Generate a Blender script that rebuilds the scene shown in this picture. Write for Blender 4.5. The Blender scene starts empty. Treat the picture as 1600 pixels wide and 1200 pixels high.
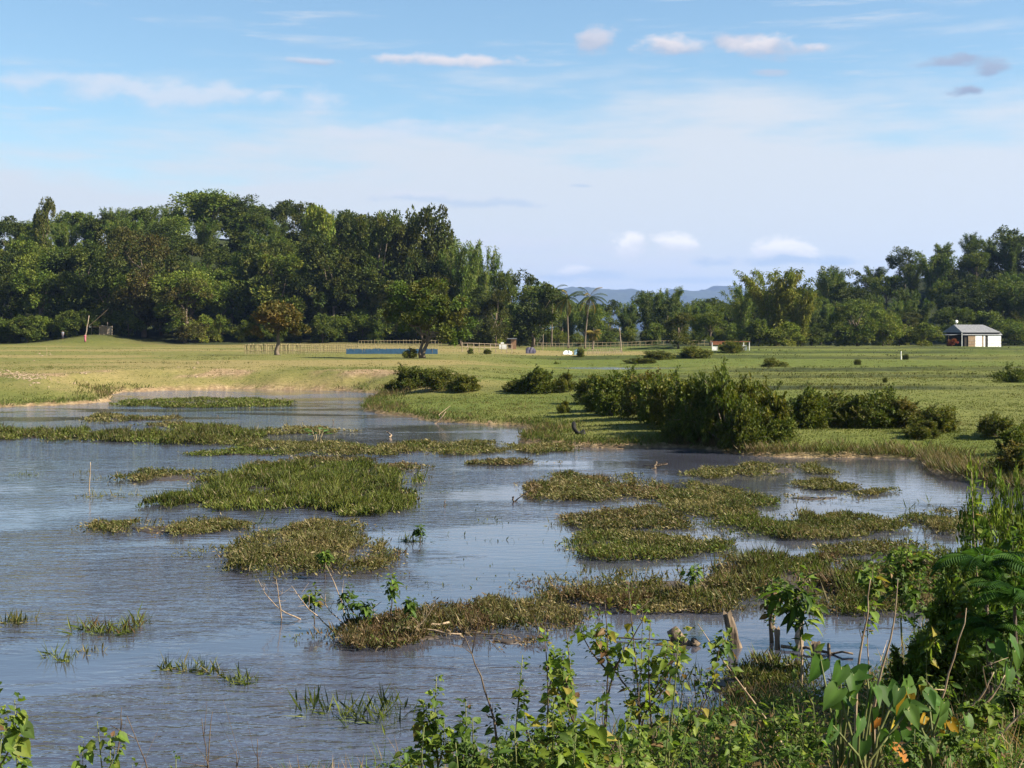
import bpy, math, random
import numpy as np
from mathutils import Vector, Matrix

S = bpy.context.scene
COL = S.collection
R = math.radians

# ------------------------------------------------------------------ camera
CAM_H, FPX, HORIZON = 5.0, 2200.0, 515.0      # eye height above the water, focal length and horizon row (1600 x 1200 photo)
cam_d = bpy.data.cameras.new('camera')
cam = bpy.data.objects.new('camera', cam_d)
COL.objects.link(cam)
cam.location = (0, 0, CAM_H)
cam.rotation_euler = (R(90), 0, 0)
cam_d.sensor_width = 36
cam_d.lens = 36 * FPX / 1600
cam_d.shift_y = -(600 - HORIZON) / 1600
cam_d.clip_start, cam_d.clip_end = 0.1, 40000
S.camera = cam

# ------------------------------------------------------------------ world, sun, exposure
SUN_AZ, SUN_EL = R(104), R(36)                # clockwise from the view direction, above the horizon
EXPOSURE = 1.6
SKY_STRENGTH = 0.10
S.view_settings.view_transform = 'Standard'
S.view_settings.look = 'None'
S.view_settings.gamma = 1
S.view_settings.use_curve_mapping = False
S.view_settings.exposure = EXPOSURE
S.render.engine = 'CYCLES'
S.cycles.use_denoising = True
S.cycles.max_bounces = 8
S.cycles.diffuse_bounces = 3
S.cycles.glossy_bounces = 3
S.cycles.transmission_bounces = 4
S.cycles.transparent_max_bounces = 4
S.cycles.volume_bounces = 0
S.cycles.caustics_reflective = False
S.cycles.caustics_refractive = False

def px_dir(px, py):
    """azimuth, elevation of a spot in the sky"""
    az = math.atan2(px - 800, FPX)
    el = math.atan2(HORIZON - py, math.hypot(FPX, px - 800))
    return az, el

def build_world():
    w = bpy.data.worlds.new('World'); S.world = w; w.use_nodes = True
    w.cycles.sampling_method = 'MANUAL'; w.cycles.sample_map_resolution = 256
    nt = w.node_tree; nt.nodes.clear(); L = nt.links.new
    def nd(t, **k):
        n = nt.nodes.new(t)
        for a, b in k.items(): setattr(n, a, b)
        return n
    def setin(sock, v):
        if hasattr(v, 'is_output'): L(v, sock)
        else: sock.default_value = v
    def m(op, a, b=0.0, c=0.0):
        n = nd('ShaderNodeMath', operation=op)
        setin(n.inputs[0], a); setin(n.inputs[1], b)
        if len(n.inputs) > 2: setin(n.inputs[2], c)
        return n.outputs[0]
    def sstep(x, lo, hi):
        n = nd('ShaderNodeMapRange', interpolation_type='SMOOTHSTEP')
        setin(n.inputs[0], x); setin(n.inputs[1], lo); setin(n.inputs[2], hi)
        return n.outputs[0]
    def vec(x, y, z=0.0):
        n = nd('ShaderNodeCombineXYZ')
        for i, v in enumerate((x, y, z)): setin(n.inputs[i], v)
        return n.outputs[0]
    def noise(v, scale, detail=4, rough=0.55):
        n = nd('ShaderNodeTexNoise'); L(v, n.inputs['Vector'])
        n.inputs['Scale'].default_value = scale; n.inputs['Detail'].default_value = detail; n.inputs['Roughness'].default_value = rough
        return n.outputs[0]
    def mix(f, a, b):
        n = nd('ShaderNodeMix', data_type='RGBA')
        setin(n.inputs[0], f); setin(n.inputs[6], a); setin(n.inputs[7], b)
        return n.outputs[2]
    tc = nd('ShaderNodeTexCoord')
    sx = nd('ShaderNodeSeparateXYZ'); L(tc.outputs['Generated'], sx.inputs[0])
    az = m('ARCTAN2', sx.outputs[0], sx.outputs[1]); el = m('ARCSINE', sx.outputs[2])
    sky = nd('ShaderNodeTexSky', sky_type='NISHITA')
    sky.sun_disc = False; sky.sun_elevation = SUN_EL; sky.sun_rotation = SUN_AZ
    sky.altitude = 0; sky.air_density = 1.0; sky.dust_density = 0.3; sky.ozone_density = 2.5
    # a clear blue, a little deeper than the model gives close to the horizon
    tint = nd('ShaderNodeMix', data_type='RGBA', blend_type='MULTIPLY'); tint.inputs[0].default_value = 1
    L(sky.outputs[0], tint.inputs[6]); tint.inputs[7].default_value = SKY_TINT
    base = tint.outputs[2]
    E = 1 / SKY_STRENGTH / (2 ** EXPOSURE)
    def c(r, g, b): return (r * E, g * E, b * E, 1)
    # thin high veil, whole below about 8 degrees, ragged streaks above
    n1 = noise(vec(m('MULTIPLY', az, 2.2), m('MULTIPLY', el, 11)), 2.2, 5, 0.55)
    n2 = noise(vec(m('MULTIPLY', az, 3.0), m('MULTIPLY', el, 30)), 3.1, 6, 0.6)
    wob = m('ADD', m('MULTIPLY', m('SUBTRACT', n1, 0.5), 0.22), m('MULTIPLY', m('SUBTRACT', n2, 0.5), 0.05))
    edge = m('ADD', m('ADD', el, wob), m('MULTIPLY', m('SINE', m('ADD', m('MULTIPLY', az, 4.2), -0.1)), -0.016))
    veil = sstep(edge, 0.182, 0.108)
    streak = m('MULTIPLY', sstep(n2, 0.5, 0.72), sstep(n1, 0.42, 0.62))
    veil = m('MAXIMUM', veil, m('MULTIPLY', streak, 0.75))
    colr = mix(m('MULTIPLY', veil, 0.93), base, c(0.775, 0.815, 0.845))
    # cumulus and flat cloud scraps
    wn = noise(vec(m('MULTIPLY', az, 1.0), m('MULTIPLY', el, 1.8)), 34, 7, 0.55)
    wn2 = noise(vec(m('MULTIPLY', az, 1.0), m('MULTIPLY', el, 1.8), 7.3), 34, 7, 0.55)
    dx = m('MULTIPLY', m('SUBTRACT', wn, 0.5), 2.6); dy = m('MULTIPLY', m('SUBTRACT', wn2, 0.5), 2.6)
    def puff(px, py, w, h, col, shade, op, soft=0.8):
        nonlocal colr
        a0, e0 = px_dir(px, py); aw, eh = w / FPX, h / FPX
        u = m('ADD', m('DIVIDE', m('SUBTRACT', az, a0), aw), dx)
        v = m('ADD', m('DIVIDE', m('SUBTRACT', el, e0), eh), dy)
        r = m('SQRT', m('ADD', m('MULTIPLY', u, u), m('MULTIPLY', v, v)))
        f = m('MULTIPLY', sstep(r, 1.05, 1.05 - soft), op)
        cc = mix(sstep(v, -0.7, 0.5), shade, col)
        colr = mix(f, colr, cc)
    W, G = c(0.88, 0.84, 0.85), c(0.52, 0.57, 0.68)
    Wl, Gl = c(1.12, 1.08, 1.02), c(0.82, 0.84, 0.87)
    B, Bd = c(0.56, 0.68, 0.82), c(0.50, 0.63, 0.79)
    for a in [(120, 130, 190, 16, c(.76, .82, .90), c(.68, .78, .90), .6, .9), (300, 150, 260, 24, c(.78, .83, .90), c(.70, .78, .88), .75, .9),
              (640, 205, 160, 20, c(.78, .82, .89), c(.72, .8, .89), .6, .9),
              (690, 94, 125, 12, W, c(.62, .67, .77), .95), (492, 95, 48, 6, c(.7, .75, .84), G, .8),
              (930, 62, 42, 22, c(.70, .71, .78), G, .95), (1046, 73, 62, 22, W, G, 1), (1150, 66, 50, 17, c(.68, .69, .76), G, .9),
              (1200, 74, 80, 19, W, G, 1), (1203, 113, 30, 8, c(.55, .62, .74), c(.50, .60, .74), .8),
              (1490, 94, 52, 12, c(.40, .47, .60), c(.36, .43, .57), .9), (1552, 105, 40, 17, c(.40, .47, .60), c(.34, .42, .56), .9), (1503, 144, 32, 9, c(.38, .44, .57), c(.32, .40, .54), .95),
              (650, 308, 130, 12, c(.80, .83, .88), B, .8, .8), (760, 318, 140, 10, B, B, .7, .9), (905, 290, 26, 4, B, B, .8),
              (1000, 415, 240, 20, c(.80, .82, .87), c(.72, .78, .87), .6, .9), (800, 385, 190, 22, c(.80, .82, .87), c(.74, .80, .88), .6, .9),
              (1230, 408, 170, 11, B, Bd, .9, .8), (900, 432, 120, 12, B, B, .75, .9), (1080, 437, 120, 9, B, B, .7, .9),
              (980, 380, 44, 27, Wl, Gl, 1, .6), (1062, 383, 40, 23, Wl, Gl, 1, .6), (1212, 391, 58, 20, Wl, Gl, 1, .6), (900, 424, 34, 10, Wl, Gl, .7)]:
        puff(*a)
    bg = nd('ShaderNodeBackground'); L(colr, bg.inputs[0]); bg.inputs[1].default_value = SKY_STRENGTH
    out = nd('ShaderNodeOutputWorld'); L(bg.outputs[0], out.inputs[0])
SKY_TINT = (0.50, 0.555, 0.535, 1)
build_world()

sun_d = bpy.data.lights.new('sun', 'SUN'); sun_d.energy = 5.0; sun_d.angle = R(0.55); sun_d.color = (1.0, 0.90, 0.74)
sun = bpy.data.objects.new('sun', sun_d); COL.objects.link(sun)
to_sun = Vector((math.sin(SUN_AZ) * math.cos(SUN_EL), math.cos(SUN_AZ) * math.cos(SUN_EL), math.sin(SUN_EL)))
sun.rotation_euler = to_sun.to_track_quat('Z', 'Y').to_euler()
sun.location = (60, -20, 60)

# ------------------------------------------------------------------ helpers
def G(px, py, z=0.0):
    d = (CAM_H - z) * FPX / (py - HORIZON)
    return ((px - 800) * d / FPX, d)
def X(px, d): return (px - 800) * d / FPX
def Z(py, d): return CAM_H - (py - HORIZON) * d / FPX
def ss(a, b, x):
    t = np.clip((np.asarray(x, float) - a) / (b - a), 0, 1)
    return t * t * (3 - 2 * t)
def _h(i, j, s):
    n = (i * 374761393 + j * 668265263 + s * 974634533) & 0x7fffffff
    n = ((n ^ (n >> 13)) * 1274126177) & 0x7fffffff
    return ((n ^ (n >> 16)) & 0xffff) / 65535.0
def vn(x, y, s=0):
    x = np.asarray(x, float); y = np.asarray(y, float)
    i = np.floor(x).astype(np.int64); j = np.floor(y).astype(np.int64)
    u = x - i; v = y - j; u = u * u * (3 - 2 * u); v = v * v * (3 - 2 * v)
    return (_h(i, j, s) * (1 - u) + _h(i + 1, j, s) * u) * (1 - v) + (_h(i, j + 1, s) * (1 - u) + _h(i + 1, j + 1, s) * u) * v
def fbm(x, y, s=0, o=4):
    t = 0; a = .5
    for k in range(o):
        t = t + a * vn(np.asarray(x) * 2 ** k, np.asarray(y) * 2 ** k, s + k); a *= .5
    return t / (1 - .5 ** o)
def sdist(poly, x, y):
    """signed distance to a closed polygon, positive inside"""
    x = np.asarray(x, float); y = np.asarray(y, float)
    d2 = np.full(x.shape, 1e18); ins = np.zeros(x.shape, bool)
    n = len(poly)
    for k in range(n):
        ax, ay = poly[k]; bx, by = poly[(k + 1) % n]
        ex, ey = bx - ax, by - ay
        t = np.clip(((x - ax) * ex + (y - ay) * ey) / (ex * ex + ey * ey + 1e-12), 0, 1)
        d2 = np.minimum(d2, (x - ax - t * ex) ** 2 + (y - ay - t * ey) ** 2)
        if ay != by:
            c = ((ay > y) != (by > y)) & (x < ex * (y - ay) / (by - ay) + ax)
            ins ^= c
    return np.where(ins, 1, -1) * np.sqrt(d2)

def mesh_np(name, V, Fc, colors=None, mat=None, smooth=False):
    """one mesh from numpy arrays: V (n,3), Fc list of (m,k) index arrays"""
    V = np.ascontiguousarray(V, np.float32)
    if not isinstance(Fc, (list, tuple)): Fc = [Fc]
    me = bpy.data.meshes.new(name)
    me.vertices.add(len(V)); me.vertices.foreach_set('co', V.ravel())
    idx = np.concatenate([f.ravel() for f in Fc]).astype(np.int32)
    tot = np.concatenate([np.full(len(f), f.shape[1]) for f in Fc]).astype(np.int32)
    st = np.concatenate([[0], np.cumsum(tot)[:-1]]).astype(np.int32)
    me.loops.add(len(idx)); me.loops.foreach_set('vertex_index', idx)
    me.polygons.add(len(tot)); me.polygons.foreach_set('loop_start', st); me.polygons.foreach_set('loop_total', tot)
    me.polygons.foreach_set('use_smooth', np.full(len(tot), bool(smooth)))
    if colors is not None:
        a = me.attributes.new('col', 'FLOAT_COLOR', 'POINT')
        cc = np.ones((len(V), 4), np.float32); cc[:, :3] = colors
        a.data.foreach_set('color', cc.ravel())
    me.update(calc_edges=True)
    if mat: me.materials.append(mat)
    return me
def obj(name, me, parent=None, loc=(0, 0, 0), rot=(0, 0, 0), scale=(1, 1, 1), **props):
    o = bpy.data.objects.new(name, me); COL.objects.link(o)
    o.location = loc; o.rotation_euler = rot; o.scale = scale
    if parent is not None: o.parent = parent
    for k, v in props.items(): o[k] = v
    return o
def thing(name, label, cat, loc=(0, 0, 0), rz=0.0, group=None, scale=(1, 1, 1)):
    o = bpy.data.objects.new(name, None); COL.objects.link(o)
    o.empty_display_size = .2
    o.location = loc; o.rotation_euler = (0, 0, rz); o.scale = scale
    if label: o['label'] = label
    o['category'] = cat
    if group: o['group'] = group
    return o
class MB:
    """collects boxes, tubes and sheets into one mesh"""
    def __init__(s): s.V = []; s.Q = []; s.T = []; s.n = 0
    def add(s, V, Q=None, T=None):
        V = np.asarray(V, float).reshape(-1, 3)
        if Q is not None and len(Q): s.Q.append(np.asarray(Q) + s.n)
        if T is not None and len(T): s.T.append(np.asarray(T) + s.n)
        s.V.append(V); s.n += len(V); return s
    def box(s, a, b):
        x0, y0, z0 = a; x1, y1, z1 = b
        V = [(x0, y0, z0), (x1, y0, z0), (x1, y1, z0), (x0, y1, z0), (x0, y0, z1), (x1, y0, z1), (x1, y1, z1), (x0, y1, z1)]
        return s.add(V, [(0, 3, 2, 1), (4, 5, 6, 7), (0, 1, 5, 4), (1, 2, 6, 5), (2, 3, 7, 6), (3, 0, 4, 7)])
    def tube(s, pts, rad, sides=6, cap=True):
        pts = np.asarray(pts, float); n = len(pts)
        rad = np.broadcast_to(np.asarray(rad, float), (n,)) if np.ndim(rad) else np.full(n, rad)
        tan = np.gradient(pts, axis=0); tan /= np.linalg.norm(tan, axis=1)[:, None] + 1e-9
        ref = np.array([0.3, 0.9, 0.1]) if abs(tan[0][2]) > .8 else np.array([0, 0, 1.0])
        a = np.cross(tan, ref); a /= np.linalg.norm(a, axis=1)[:, None] + 1e-9
        b = np.cross(tan, a)
        th = np.arange(sides) / sides * 2 * np.pi
        V = pts[:, None] + rad[:, None, None] * (np.cos(th)[None, :, None] * a[:, None] + np.sin(th)[None, :, None] * b[:, None])
        V = V.reshape(-1, 3)
        Q = [(i * sides + k, i * sides + (k + 1) % sides, (i + 1) * sides + (k + 1) % sides, (i + 1) * sides + k) for i in range(n - 1) for k in range(sides)]
        T = []
        if cap:
            V = np.vstack([V, pts[0], pts[-1]]); c0 = n * sides
            T = [(c0, (k + 1) % sides, k) for k in range(sides)] + [(c0 + 1, (n - 1) * sides + k, (n - 1) * sides + (k + 1) % sides) for k in range(sides)]
        return s.add(V, Q, T)
    def mesh(s, name, mat, smooth=False, colors=None):
        F_ = [np.concatenate(l) for l in (s.Q, s.T) if l]
        return mesh_np(name, np.concatenate(s.V), F_, colors, mat, smooth)

def leaf_cards(P, D, N, L, W, fold=0.12):
    """rhombic folded leaves: base P, direction D, face normal N"""
    D = D / (np.linalg.norm(D, axis=1)[:, None] + 1e-9)
    Sd = np.cross(D, N); Sd /= np.linalg.norm(Sd, axis=1)[:, None] + 1e-9
    Nn = np.cross(Sd, D)
    L = np.broadcast_to(L, (len(P),))[:, None]; W = np.broadcast_to(W, (len(P),))[:, None]
    mid = P + D * L * .42 + Nn * W * fold
    V = np.stack([P, mid + Sd * W * .5, P + D * L - Nn * L * .08, mid - Sd * W * .5], 1).reshape(-1, 3)
    return V, np.arange(len(P) * 4).reshape(-1, 4)
def unit(rng, n):
    v = rng.normal(size=(n, 3)); return v / np.linalg.norm(v, axis=1)[:, None]

# ------------------------------------------------------------------ materials
def new_mat(name):
    mt = bpy.data.materials.new(name); mt.use_nodes = True
    nt = mt.node_tree; nt.nodes.clear()
    return mt, nt
def leaf_mat(name, trans=0.3, gloss=0.25, vary=0.35, k=.8):
    mt, nt = new_mat(name); L = nt.links.new; n = nt.nodes.new
    at = n('ShaderNodeAttribute'); at.attribute_name = 'col'
    oi = n('ShaderNodeObjectInfo')
    mr = n('ShaderNodeMapRange'); L(oi.outputs['Random'], mr.inputs[0]); mr.inputs[3].default_value = k * (1 - vary / 2); mr.inputs[4].default_value = k * (1 + vary / 2)
    mul = n('ShaderNodeVectorMath'); mul.operation = 'SCALE'; L(at.outputs['Color'], mul.inputs[0]); L(mr.outputs[0], mul.inputs['Scale'])
    pb = n('ShaderNodeBsdfPrincipled'); L(mul.outputs[0], pb.inputs['Base Color']); pb.inputs['Roughness'].default_value = .5; pb.inputs['Specular IOR Level'].default_value = gloss
    tr = n('ShaderNodeBsdfTranslucent')
    tm = n('ShaderNodeVectorMath'); tm.operation = 'MULTIPLY'; L(mul.outputs[0], tm.inputs[0]); tm.inputs[1].default_value = (1.35, 1.4, .7)
    L(tm.outputs[0], tr.inputs[0])
    mx = n('ShaderNodeMixShader'); mx.inputs[0].default_value = trans; L(pb.outputs[0], mx.inputs[1]); L(tr.outputs[0], mx.inputs[2])
    o = n('ShaderNodeOutputMaterial'); L(mx.outputs[0], o.inputs[0])
    return mt
def noisy_mat(name, c1, c2, scale=8.0, rough=.8, bump=.3, stretch=(1, 1, 1), spec=.2, detail=5, dist=.02):
    mt, nt = new_mat(name); L = nt.links.new; n = nt.nodes.new
    tc = n('ShaderNodeTexCoord'); mp = n('ShaderNodeMapping'); mp.inputs['Scale'].default_value = stretch; L(tc.outputs['Object'], mp.inputs[0])
    nz = n('ShaderNodeTexNoise'); nz.inputs['Scale'].default_value = scale; nz.inputs['Detail'].default_value = detail; L(mp.outputs[0], nz.inputs['Vector'])
    cr = n('ShaderNodeValToRGB'); cr.color_ramp.elements[0].position = .32; cr.color_ramp.elements[1].position = .68
    cr.color_ramp.elements[0].color = (*[v * .84 for v in c1], 1); cr.color_ramp.elements[1].color = (*[v * .84 for v in c2], 1); L(nz.outputs[0], cr.inputs[0])
    pb = n('ShaderNodeBsdfPrincipled'); L(cr.outputs[0], pb.inputs['Base Color']); pb.inputs['Roughness'].default_value = rough; pb.inputs['Specular IOR Level'].default_value = spec
    bp = n('ShaderNodeBump'); bp.inputs['Strength'].default_value = bump; bp.inputs['Distance'].default_value = dist; L(nz.outputs[0], bp.inputs['Height']); L(bp.outputs[0], pb.inputs['Normal'])
    o = n('ShaderNodeOutputMaterial'); L(pb.outputs[0], o.inputs[0])
    return mt
M = {}
M['crown'] = leaf_mat('crown_leaves', .2, .08, .5)
M['mat'] = leaf_mat('marsh_leaves', .25, .1, .15)
M['bush'] = leaf_mat('bush_leaves', .25, .1, .3)
M['near'] = leaf_mat('near_leaves', .45, .12, .5, .88)
M['bark'] = noisy_mat('bark', (.10, .075, .055), (.24, .19, .14), 6, .9, .6, (1, 1, .25))
M['palebark'] = noisy_mat('pale_bark', (.22, .17, .12), (.42, .34, .25), 6, .9, .5, (1, 1, .3))
M['deadwood'] = noisy_mat('dead_wood', (.06, .045, .035), (.24, .18, .12), 14, .85, .9, (1, 1, .15))
M['twig'] = noisy_mat('dry_twig', (.20, .14, .09), (.42, .32, .21), 20, .8, .4, (1, 1, .3))
M['darktwig'] = noisy_mat('dark_twig', (.05, .035, .03), (.13, .10, .07), 20, .8, .4, (1, 1, .3))
M['greenstem'] = noisy_mat('green_stem', (.08, .10, .03), (.16, .17, .06), 20, .6, .3, (1, 1, .3))
M['bamboo'] = noisy_mat('bamboo_pole', (.24, .19, .10), (.36, .30, .17), 10, .6, .3, (1, 1, .3))
M['mud'] = noisy_mat('mud', (.030, .022, .016), (.075, .054, .036), 5, .6, .6, spec=.4, dist=.04)
M['rock'] = noisy_mat('rubble_stone', (.22, .16, .10), (.38, .29, .20), 3, .9, .8, dist=.05)
# ------------------------------------------------------------------ the ground
def P_(*pp): return [G(a, b) for a, b in pp]
LAND_FAR = [(-260, 88)] + P_((-120, 641), (0, 636), (60, 634), (120, 631), (168, 627), (172, 619), (190, 613), (250, 610), (330, 608), (400, 608), (470, 609), (540, 611), (588, 614),
    (598, 620), (575, 628), (566, 640), (600, 646), (640, 652), (700, 660), (760, 663), (800, 664), (835, 670), (820, 680), (803, 691), (860, 697), (960, 700), (1060, 698),
    (1110, 702), (1150, 710), (1220, 713), (1300, 714), (1380, 716), (1440, 719), (1452, 733), (1480, 744), (1520, 752), (1560, 762), (1600, 772), (1700, 792)) + [(26, 38), (60, 44), (600, 60), (9000, 900), (9000, 20000), (-9000, 20000), (-9000, 900)]
LAND_NEAR = [(300, 10), (60, 26), (22, 31)] + P_((1640, 872), (1540, 925), (1470, 985), (1400, 1045), (1300, 1085), (1180, 1105), (1060, 1135), (960, 1160), (800, 1185), (640, 1205)) + [(-3.2, 14.3), (-7, 13.6), (-20, 13.5), (-300, 10), (-300, -120), (300, -120)]
TERR = [(80, .16), (92, .18), (104, .28), (121, .3), (138, .45), (158, .42), (184, .5), (214, .5), (246, .5)]
POND = (X(965, 146), 146.0, 7.5, 4.2)
def ground_z(x, y):
    x = np.asarray(x, float); y = np.asarray(y, float)
    wob = (fbm(x * .35, y * .35, 5, 4) - .5)
    s1 = sdist(LAND_FAR, x, y) + wob * (1.1 + np.clip((y - 60) * .02, 0, 1.5))
    s2 = sdist(LAND_NEAR, x, y) + wob * .9
    q = x / np.maximum(y, 15)
    wl = ss(.045, -.05, q) * ss(96, 106, y)
    # terraces of the right-hand fields
    zr = np.full(x.shape, .52)
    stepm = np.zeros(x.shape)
    for k, (yk, hk) in enumerate(TERR):
        ln = yk + 9 * (vn(x * .022 + k * 7, y * 0 + k, 3) - .5) + 1.2 * (vn(x * .2, y * 0, 4 + k) - .5) - .07 * x
        am = ss(.25, .6, vn(x * .02 + 3, y * 0 + k, 60 + k))
        zr = zr + .85 * hk * am * ss(-.45, .45, y - ln) + (.10 * (1 - am)) * ss(-8, 8, y - ln) - (.45 * hk) * am * ss(0, 16, y - ln)
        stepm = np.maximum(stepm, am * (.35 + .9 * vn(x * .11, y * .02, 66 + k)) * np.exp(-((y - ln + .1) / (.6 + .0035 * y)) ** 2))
    zr = np.minimum(zr, 2.1)
    spit = ss(.075, .0, q) * ss(106, 94, y)
    zr = zr * (1 - spit) + (.34 + .25 * vn(x * .12, y * .12, 9)) * spit
    zr = zr + .5 * np.exp(-((x - 20) / 4.5) ** 2 - ((y - 54) / 5) ** 2)
    zl = np.full(x.shape, 1.45)
    for k, (yk, hk) in enumerate([(119, .09), (131, .07), (147, .1), (166, .08), (190, .1), (222, .09)]):
        ln = yk + 6 * (vn(x * .02 + k * 5, y * 0 + k, 13) - .5)
        zl = zl + hk * ss(-.4, .4, y - ln)
    plat = zr * (1 - wl) + zl * wl
    slope = .075 * (1 - wl) + (.17 + .12 * vn(x * .15, y * .15, 22)) * wl
    slope = slope * (.6 + .8 * vn(x * .1, y * .1, 21))
    prof = (.10 + .10 * vn(x * .4, y * .4, 31)) * ss(-.05, .12, s1) + slope * np.maximum(s1 - .1, 0)
    kk = .12
    hh = np.clip(.5 + .5 * (plat - prof) / kk, 0, 1)
    z1 = plat * (1 - hh) + prof * hh - kk * hh * (1 - hh)
    rough = np.clip(1.4 - y / 160, .3, 1)
    z1 = z1 + (fbm(x * .5, y * .5, 41, 4) - .5) * .16 * rough * ss(0, 1.5, s1) + (fbm(x * .06, y * .06, 44, 3) - .5) * .25 * ss(2, 10, s1)
    # wooded hills
    yy = y + 18 * (vn(x * .02, y * 0, 51) - .5)
    hl = ss(0, -48, x) * (23 + 6 * np.exp(-((x + 86) / 24) ** 2) - 2 * ss(-120, -170, x)) * ss(276, 402, yy) * ss(560, 430, y) + 1.7 * np.exp(-((x + 84) / 9) ** 2 - ((y - 284) / 9) ** 2)
    hr = (ss(58, 128, x) * 19 + ss(120, 260, x) * 22) * ss(278, 385, yy) * ss(520, 410, y)
    z1 = z1 + hl + hr
    pd = ((x - POND[0]) / POND[2]) ** 2 + ((y - POND[1]) / POND[3]) ** 2
    z1 = z1 - .75 * ss(1.9, .6, pd)
    z2 = .05 + .10 * np.clip(s2, 0, 3) + .27 * np.maximum(s2 - 3, 0)
    z2 = np.minimum(z2, 3.3) + (fbm(x * .8, y * .8, 71, 4) - .5) * .2 * ss(0, 1, s2)
    z = np.where(s1 > 0, z1, np.where(s2 > 0, z2, -.05 - .25 * np.clip(-np.maximum(s1, s2), 0, 3)))
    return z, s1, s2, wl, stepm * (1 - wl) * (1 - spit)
def gz(x, y): return float(ground_z(np.array([x]), np.array([y]))[0][0])

def build_ground():
    ys = [-30 + 1.5 * i for i in range(27)]
    y = 10.5
    while y < 440: ys.append(y); y *= 1.0078
    while y < 15000: ys.append(y); y *= 1.07
    ys = np.array(ys); ts = np.linspace(-.66, .66, 440)
    Y, T = np.meshgrid(ys, ts, indexing='ij'); Xg = T * (Y + 45)
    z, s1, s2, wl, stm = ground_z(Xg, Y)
    V = np.stack([Xg, Y, z], -1).reshape(-1, 3)
    nr, nc = Y.shape
    i = np.arange(nr - 1)[:, None] * nc + np.arange(nc - 1)[None]
    Q = np.stack([i, i + 1, i + nc + 1, i + nc], -1).reshape(-1, 4)
    gy, gx = np.gradient(z); dx = np.gradient(Xg, axis=1); dy = np.gradient(Y, axis=0)
    st = np.hypot(gx / dx, gy / dy)
    s = np.maximum(s1, s2)
    soil = ss(.75, .1, s + .5 * (vn(Xg * .9, Y * .9, 88) - .5)) * ss(.02, .3, st + .15)
    # bare scars on the far bank
    scar = ss(.53, .60, fbm(Xg * .16, Y * .10, 91, 4)) * wl * ss(2.6, 3.6, s1) * ss(8.5, 6.5, s1)
    heap_ = ss(1.0, .5, ((Xg + 39.5) / 4.2) ** 2 + ((Y - 111) / 4.5) ** 2 + 1.2 * (fbm(Xg * .5, Y * .5, 97, 3) - .5))
    soil = np.maximum(soil, np.maximum(scar, heap_))
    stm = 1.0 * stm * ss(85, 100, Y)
    forest_step_shade = np.maximum(ss(268, 290, Y + 14 * (vn(Xg * .05, Y * 0, 93) - .5)), stm)  # terrace step faces take the forest floor's dark tone as painted undercut shade
    dry = ss(.42, .72, fbm(Xg * .035, Y * .07, 95, 5)) * (.2 + .8 * wl) + wl * .34 * ss(106, 116, Y)
    dry = dry + .9 * ss(190, 198, Y) * ss(240, 226, Y) * ss(-6, 2, Xg) * ss(26, 18, Xg)
    dry = dry * (1 - .9 * np.exp(-((Xg + 84) / 14) ** 2 - ((Y - 280) / 12) ** 2))
    near = ss(0, .3, s2)
    C = np.stack([np.maximum(soil, near * .8), forest_step_shade, np.clip(dry, 0, 1)], -1).reshape(-1, 3)
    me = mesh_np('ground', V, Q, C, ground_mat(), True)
    o = obj('ground', me); o['kind'] = 'structure'
    return o
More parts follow.
